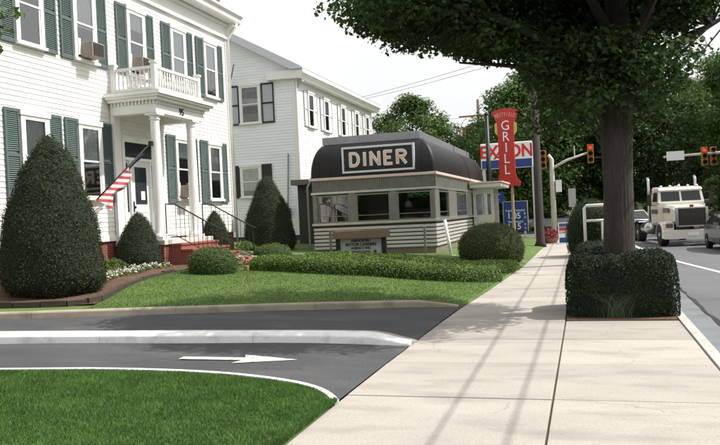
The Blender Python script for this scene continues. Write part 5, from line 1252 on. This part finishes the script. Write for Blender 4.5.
def sedan(label, m, loc, rz, group=None):
    """front towards -Y, length 4.6"""
    c = thing('sedan_car', label, 'car', loc, group, rz, local=True); hw = .86
    st = [(-2.28, .42, .62, .74), (-2.22, .34, .70, .80), (-1.9, .28, .78, .85), (-1.2, .24, .88, .86), (-.7, .24, .93, .87), (.6, .24, .94, .87), (1.35, .24, .97, .86), (1.9, .28, .97, .85), (2.22, .34, .92, .81), (2.3, .44, .80, .74)]
    MB().loft([rrect(-w_, w_, a, b, y, .07) for y, a, b, w_ in st]).build('body', m, c, smooth=True, local=True, bevel=0).modifiers.new('e', 'EDGE_SPLIT').split_angle = R_(40)
    gh = [(-1.05, .88, .93, .80, .79), (-.25, .90, 1.37, .79, .62), (.0, .90, 1.41, .79, .61), (.85, .92, 1.40, .79, .61), (1.1, .94, 1.33, .79, .63), (1.75, .95, .99, .79, .76)]
    MB().loft([[(-wb, y, z0), (wb, y, z0), (wt, y, z1), (-wt, y, z1)] for y, z0, z1, wb, wt in gh]).build('glasshouse', M_carglass, c, local=True)
    MB().loft([[(-wt, y, z - .02), (wt, y, z - .02), (wt, y, z + .02), (-wt, y, z + .02)] for y, z, wt in ((-.28, 1.375, .64), (0, 1.415, .63), (.85, 1.405, .63), (1.12, 1.335, .65))]).build('roof', m, c, local=True)
    pl = MB()
    for s in (-1, 1):
        for (y0, z0, w0, y1, z1, w1) in ((-1.05, .92, .81, -.28, 1.37, .635), (1.72, .98, .80, 1.12, 1.33, .645), (.38, .93, .805, .38, 1.40, .625)):
            pl.loft([[(s * w0, y0 - .03, z0), (s * w0, y0 + .03, z0), (s * (w0 - .03), y0 + .03, z0), (s * (w0 - .03), y0 - .03, z0)], [(s * w1, y1 - .03, z1), (s * w1, y1 + .03, z1), (s * (w1 - .03), y1 + .03, z1), (s * (w1 - .03), y1 - .03, z1)]])
    pl.build('pillar', m, c, local=True)
    for s in (-1, 1):
        for y in (-1.42, 1.38): wheel(c, s * .78, y, .31, .20, s)
        MB().box(min(s * .42, s * .72), -2.30, .58, max(s * .42, s * .72), -2.22, .70).build('headlight', M_lampw, c, local=True)
        MB().box(min(s * .45, s * .74), 2.24, .66, max(s * .45, s * .74), 2.315, .80).build('tail_light', M_tail, c, local=True)
        MB().loft([[(s * .84, -.86, .95), (s * 1.0, -.84, .95), (s * 1.0, -.80, 1.08), (s * .84, -.82, 1.06)], [(s * .84, -.76, .95), (s * 1.0, -.74, .95), (s * 1.0, -.72, 1.08), (s * .84, -.74, 1.06)]]).build('mirror', m, c, local=True)
    MB().box(-.40, -2.31, .55, .40, -2.25, .68).build('grille', M_grille, c, local=True)
    MB().box(-.80, -2.34, .36, .80, -2.20, .50).build('bumper', mat('bumper_grey', (.08, .085, .09), .5), c, local=True, bevel=.03); MB().box(-.80, 2.20, .38, .80, 2.36, .54).build('bumper', mat('bumper_grey', (.08, .085, .09), .5), c, local=True, bevel=.03)
    return c
sedan('dark grey sedan driving ahead of the cream truck', M_cardark, (5.42, 30.9, -.13), R_(2))
sedan('white sedan far down the road behind the truck', M_carwhite, (2.9, 50.5, -.13), R_(6))
sedan('silver sedan parked side on beyond the junction', M_carsilver, (-1.9, 60.2, -.04), R_(92))

# conventional truck, front towards -Y
tk = thing('semi_truck', 'cream conventional semi truck tractor with maroon stripe facing down the road', 'truck', (4.25, 34.3, -.13), None, R_(7), local=True); tk.scale = (1.04, 1.04, .94)
def T(mb, nm, m, par=tk, **k): return mb.build(nm, m, par, local=True, **k)
T(MB().loft([rrect(-.62, .62, 1.02, 1.70, .02, .10), rrect(-.66, .66, 1.0, 1.78, .35, .10), rrect(-.74, .74, 1.0, 1.86, 1.5, .10)]), 'hood', M_truckw)
T(MB().box(-.745, .6, 1.50, -.72, 1.5, 1.72), 'hood_stripe', M_truckm); T(MB().box(.72, .6, 1.50, .745, 1.5, 1.72), 'hood_stripe', M_truckm)
T(MB().loft([rrect(-.94, .94, .98, 1.95, 1.5, .10), rrect(-.95, .95, .9, 2.0, 2.9, .10)]), 'cab', M_truckw)
up_c = T(MB().loft([[(-.92, 1.52, 1.94), (.92, 1.52, 1.94), (.95, 2.9, 1.94), (-.95, 2.9, 1.94)], [(-.86, 1.72, 2.52), (.86, 1.72, 2.52), (.88, 2.86, 2.58), (-.88, 2.86, 2.58)]]), 'cab_upper', M_truckw)
T(MB().loft([[(-.90, 1.60, 2.52), (.90, 1.60, 2.52), (.92, 2.9, 2.56), (-.92, 2.9, 2.56)], [(-.86, 1.72, 2.66), (.86, 1.72, 2.66), (.86, 2.85, 2.72), (-.86, 2.85, 2.72)]]), 'roof', M_truckw, bevel=.04)
for s in (-1, 1):
    a, b = min(s * .04, s * .80), max(s * .04, s * .80)
    T(MB().quad((a, 1.545, 2.02), (b, 1.545, 2.02), (b * .97, 1.70, 2.47), (a * .97, 1.70, 2.47)), 'windshield', M_carglass, up_c)
    T(MB().quad((s * .936, 1.75, 2.02), (s * .948, 2.55, 2.02), (s * .905, 2.5, 2.46), (s * .895, 1.86, 2.46)), 'side_window', M_carglass, up_c)
    T(MB().box(min(s * .955, s * .975), 1.6, 1.45, max(s * .955, s * .975), 2.7, 1.66), 'door_stripe', M_truckm)
    # fenders
    fn = MB(); rings = []
    for k in range(9):
        an = R_(180 * k / 8); yy_ = .72 - .66 * math.cos(an); zz_ = .56 + .56 * math.sin(an)
        rings.append([(s * .66, yy_, zz_), (s * 1.10, yy_, zz_ - .02), (s * 1.12, yy_, zz_ - .10), (s * .66, yy_, zz_ - .06)])
    fn.loft(rings); T(fn, 'fender', M_truckw, bevel=.015)
    T(MB().loft([rrect(min(s * .68, s * 1.02), max(s * .68, s * 1.02), .72, 1.08, .02, .06), rrect(min(s * .68, s * 1.06), max(s * .68, s * 1.06), .70, 1.12, .3, .06)]), 'headlight_housing', M_truckw)
    T(MB().box(min(s * .72, s * .98), -.01, .84, max(s * .72, s * .98), .03, 1.02), 'headlight', M_grille)
    wheel(tk, s * .95, .75, .50, .30, s); wheel(tk, s * .92, 5.4, .50, .34, s); wheel(tk, s * .92, 6.7, .50, .34, s)
    T(MB().tube([(s * .86, 2.9, .75), (s * .86, 4.3, .75)], .30, 16), 'fuel_tank', M_chrome, smooth=True)
    T(MB().tube([(s * .98, 3.05, 1.0), (s * .98, 3.05, 3.05), (s * .98, 3.2, 3.2)], .065, 10), 'exhaust_stack', M_chrome, smooth=True)
    T(MB().box(min(s * 1.16, s * 1.32), 1.66, 1.85, max(s * 1.16, s * 1.32), 1.74, 2.38).tube([(s * .93, 1.7, 2.36), (s * 1.25, 1.7, 2.42)], .018, 6).tube([(s * .95, 1.7, 1.86), (s * 1.25, 1.7, 1.84)], .018, 6), 'mirror', M_iron)
    T(MB().box(min(s * .70, s * 1.18), 4.8, 1.05, max(s * .70, s * 1.18), 7.3, 1.08), 'mud_guard', M_black)
T(MB().box(-.52, -.045, .92, .52, -.012, 1.66), 'grille_backing', M_dark)
gr = MB()
for k in range(17): gr.box(-.50 + k * .0625 - .012, -.07, .93, -.50 + k * .0625 + .012, -.046, 1.65)
T(gr, 'grille_bars', M_grille)
T(MB().box(-.62, -.08, .88, -.52, -.005, 1.72).box(.52, -.08, .88, .62, -.005, 1.72).box(-.52, -.08, 1.66, .52, -.005, 1.74).box(-.52, -.08, .86, .52, -.005, .92), 'grille_surround', M_chrome, bevel=.015)
T(MB().loft([rrect(-1.12, 1.12, .34, .72, -.18, .04), rrect(-1.15, 1.15, .34, .74, .05, .04)]), 'bumper', M_truckw)
T(MB().box(-.2, -.20, .46, .2, -.181, .60), 'license_plate', M_signw)
T(MB().box(-.42, 1.4, .62, -.28, 7.4, .92).box(.28, 1.4, .62, .42, 7.4, .92).box(-.28, 7.2, .64, .28, 7.3, .9), 'chassis', M_black)
T(MB().lathe([(.5, .93), (.5, 1.02), (.1, 1.06)], (0, 6.0), 16), 'fifth_wheel', M_black)
T(MB().box(-.9, 2.95, .95, .9, 3.15, 1.9), 'cab_back', M_black)
for x in (-.72, -.36, 0, .36, .72): T(MB().lathe([(.06, 2.66), (.06, 2.74), (.02, 2.78)], (x, 1.85), 8), 'marker_light', M_lampw)
T(MB().box(-.07, -.10, 1.74, .07, -.02, 1.84), 'hood_emblem', mat('emblem_red', (.4, .03, .03), .3))
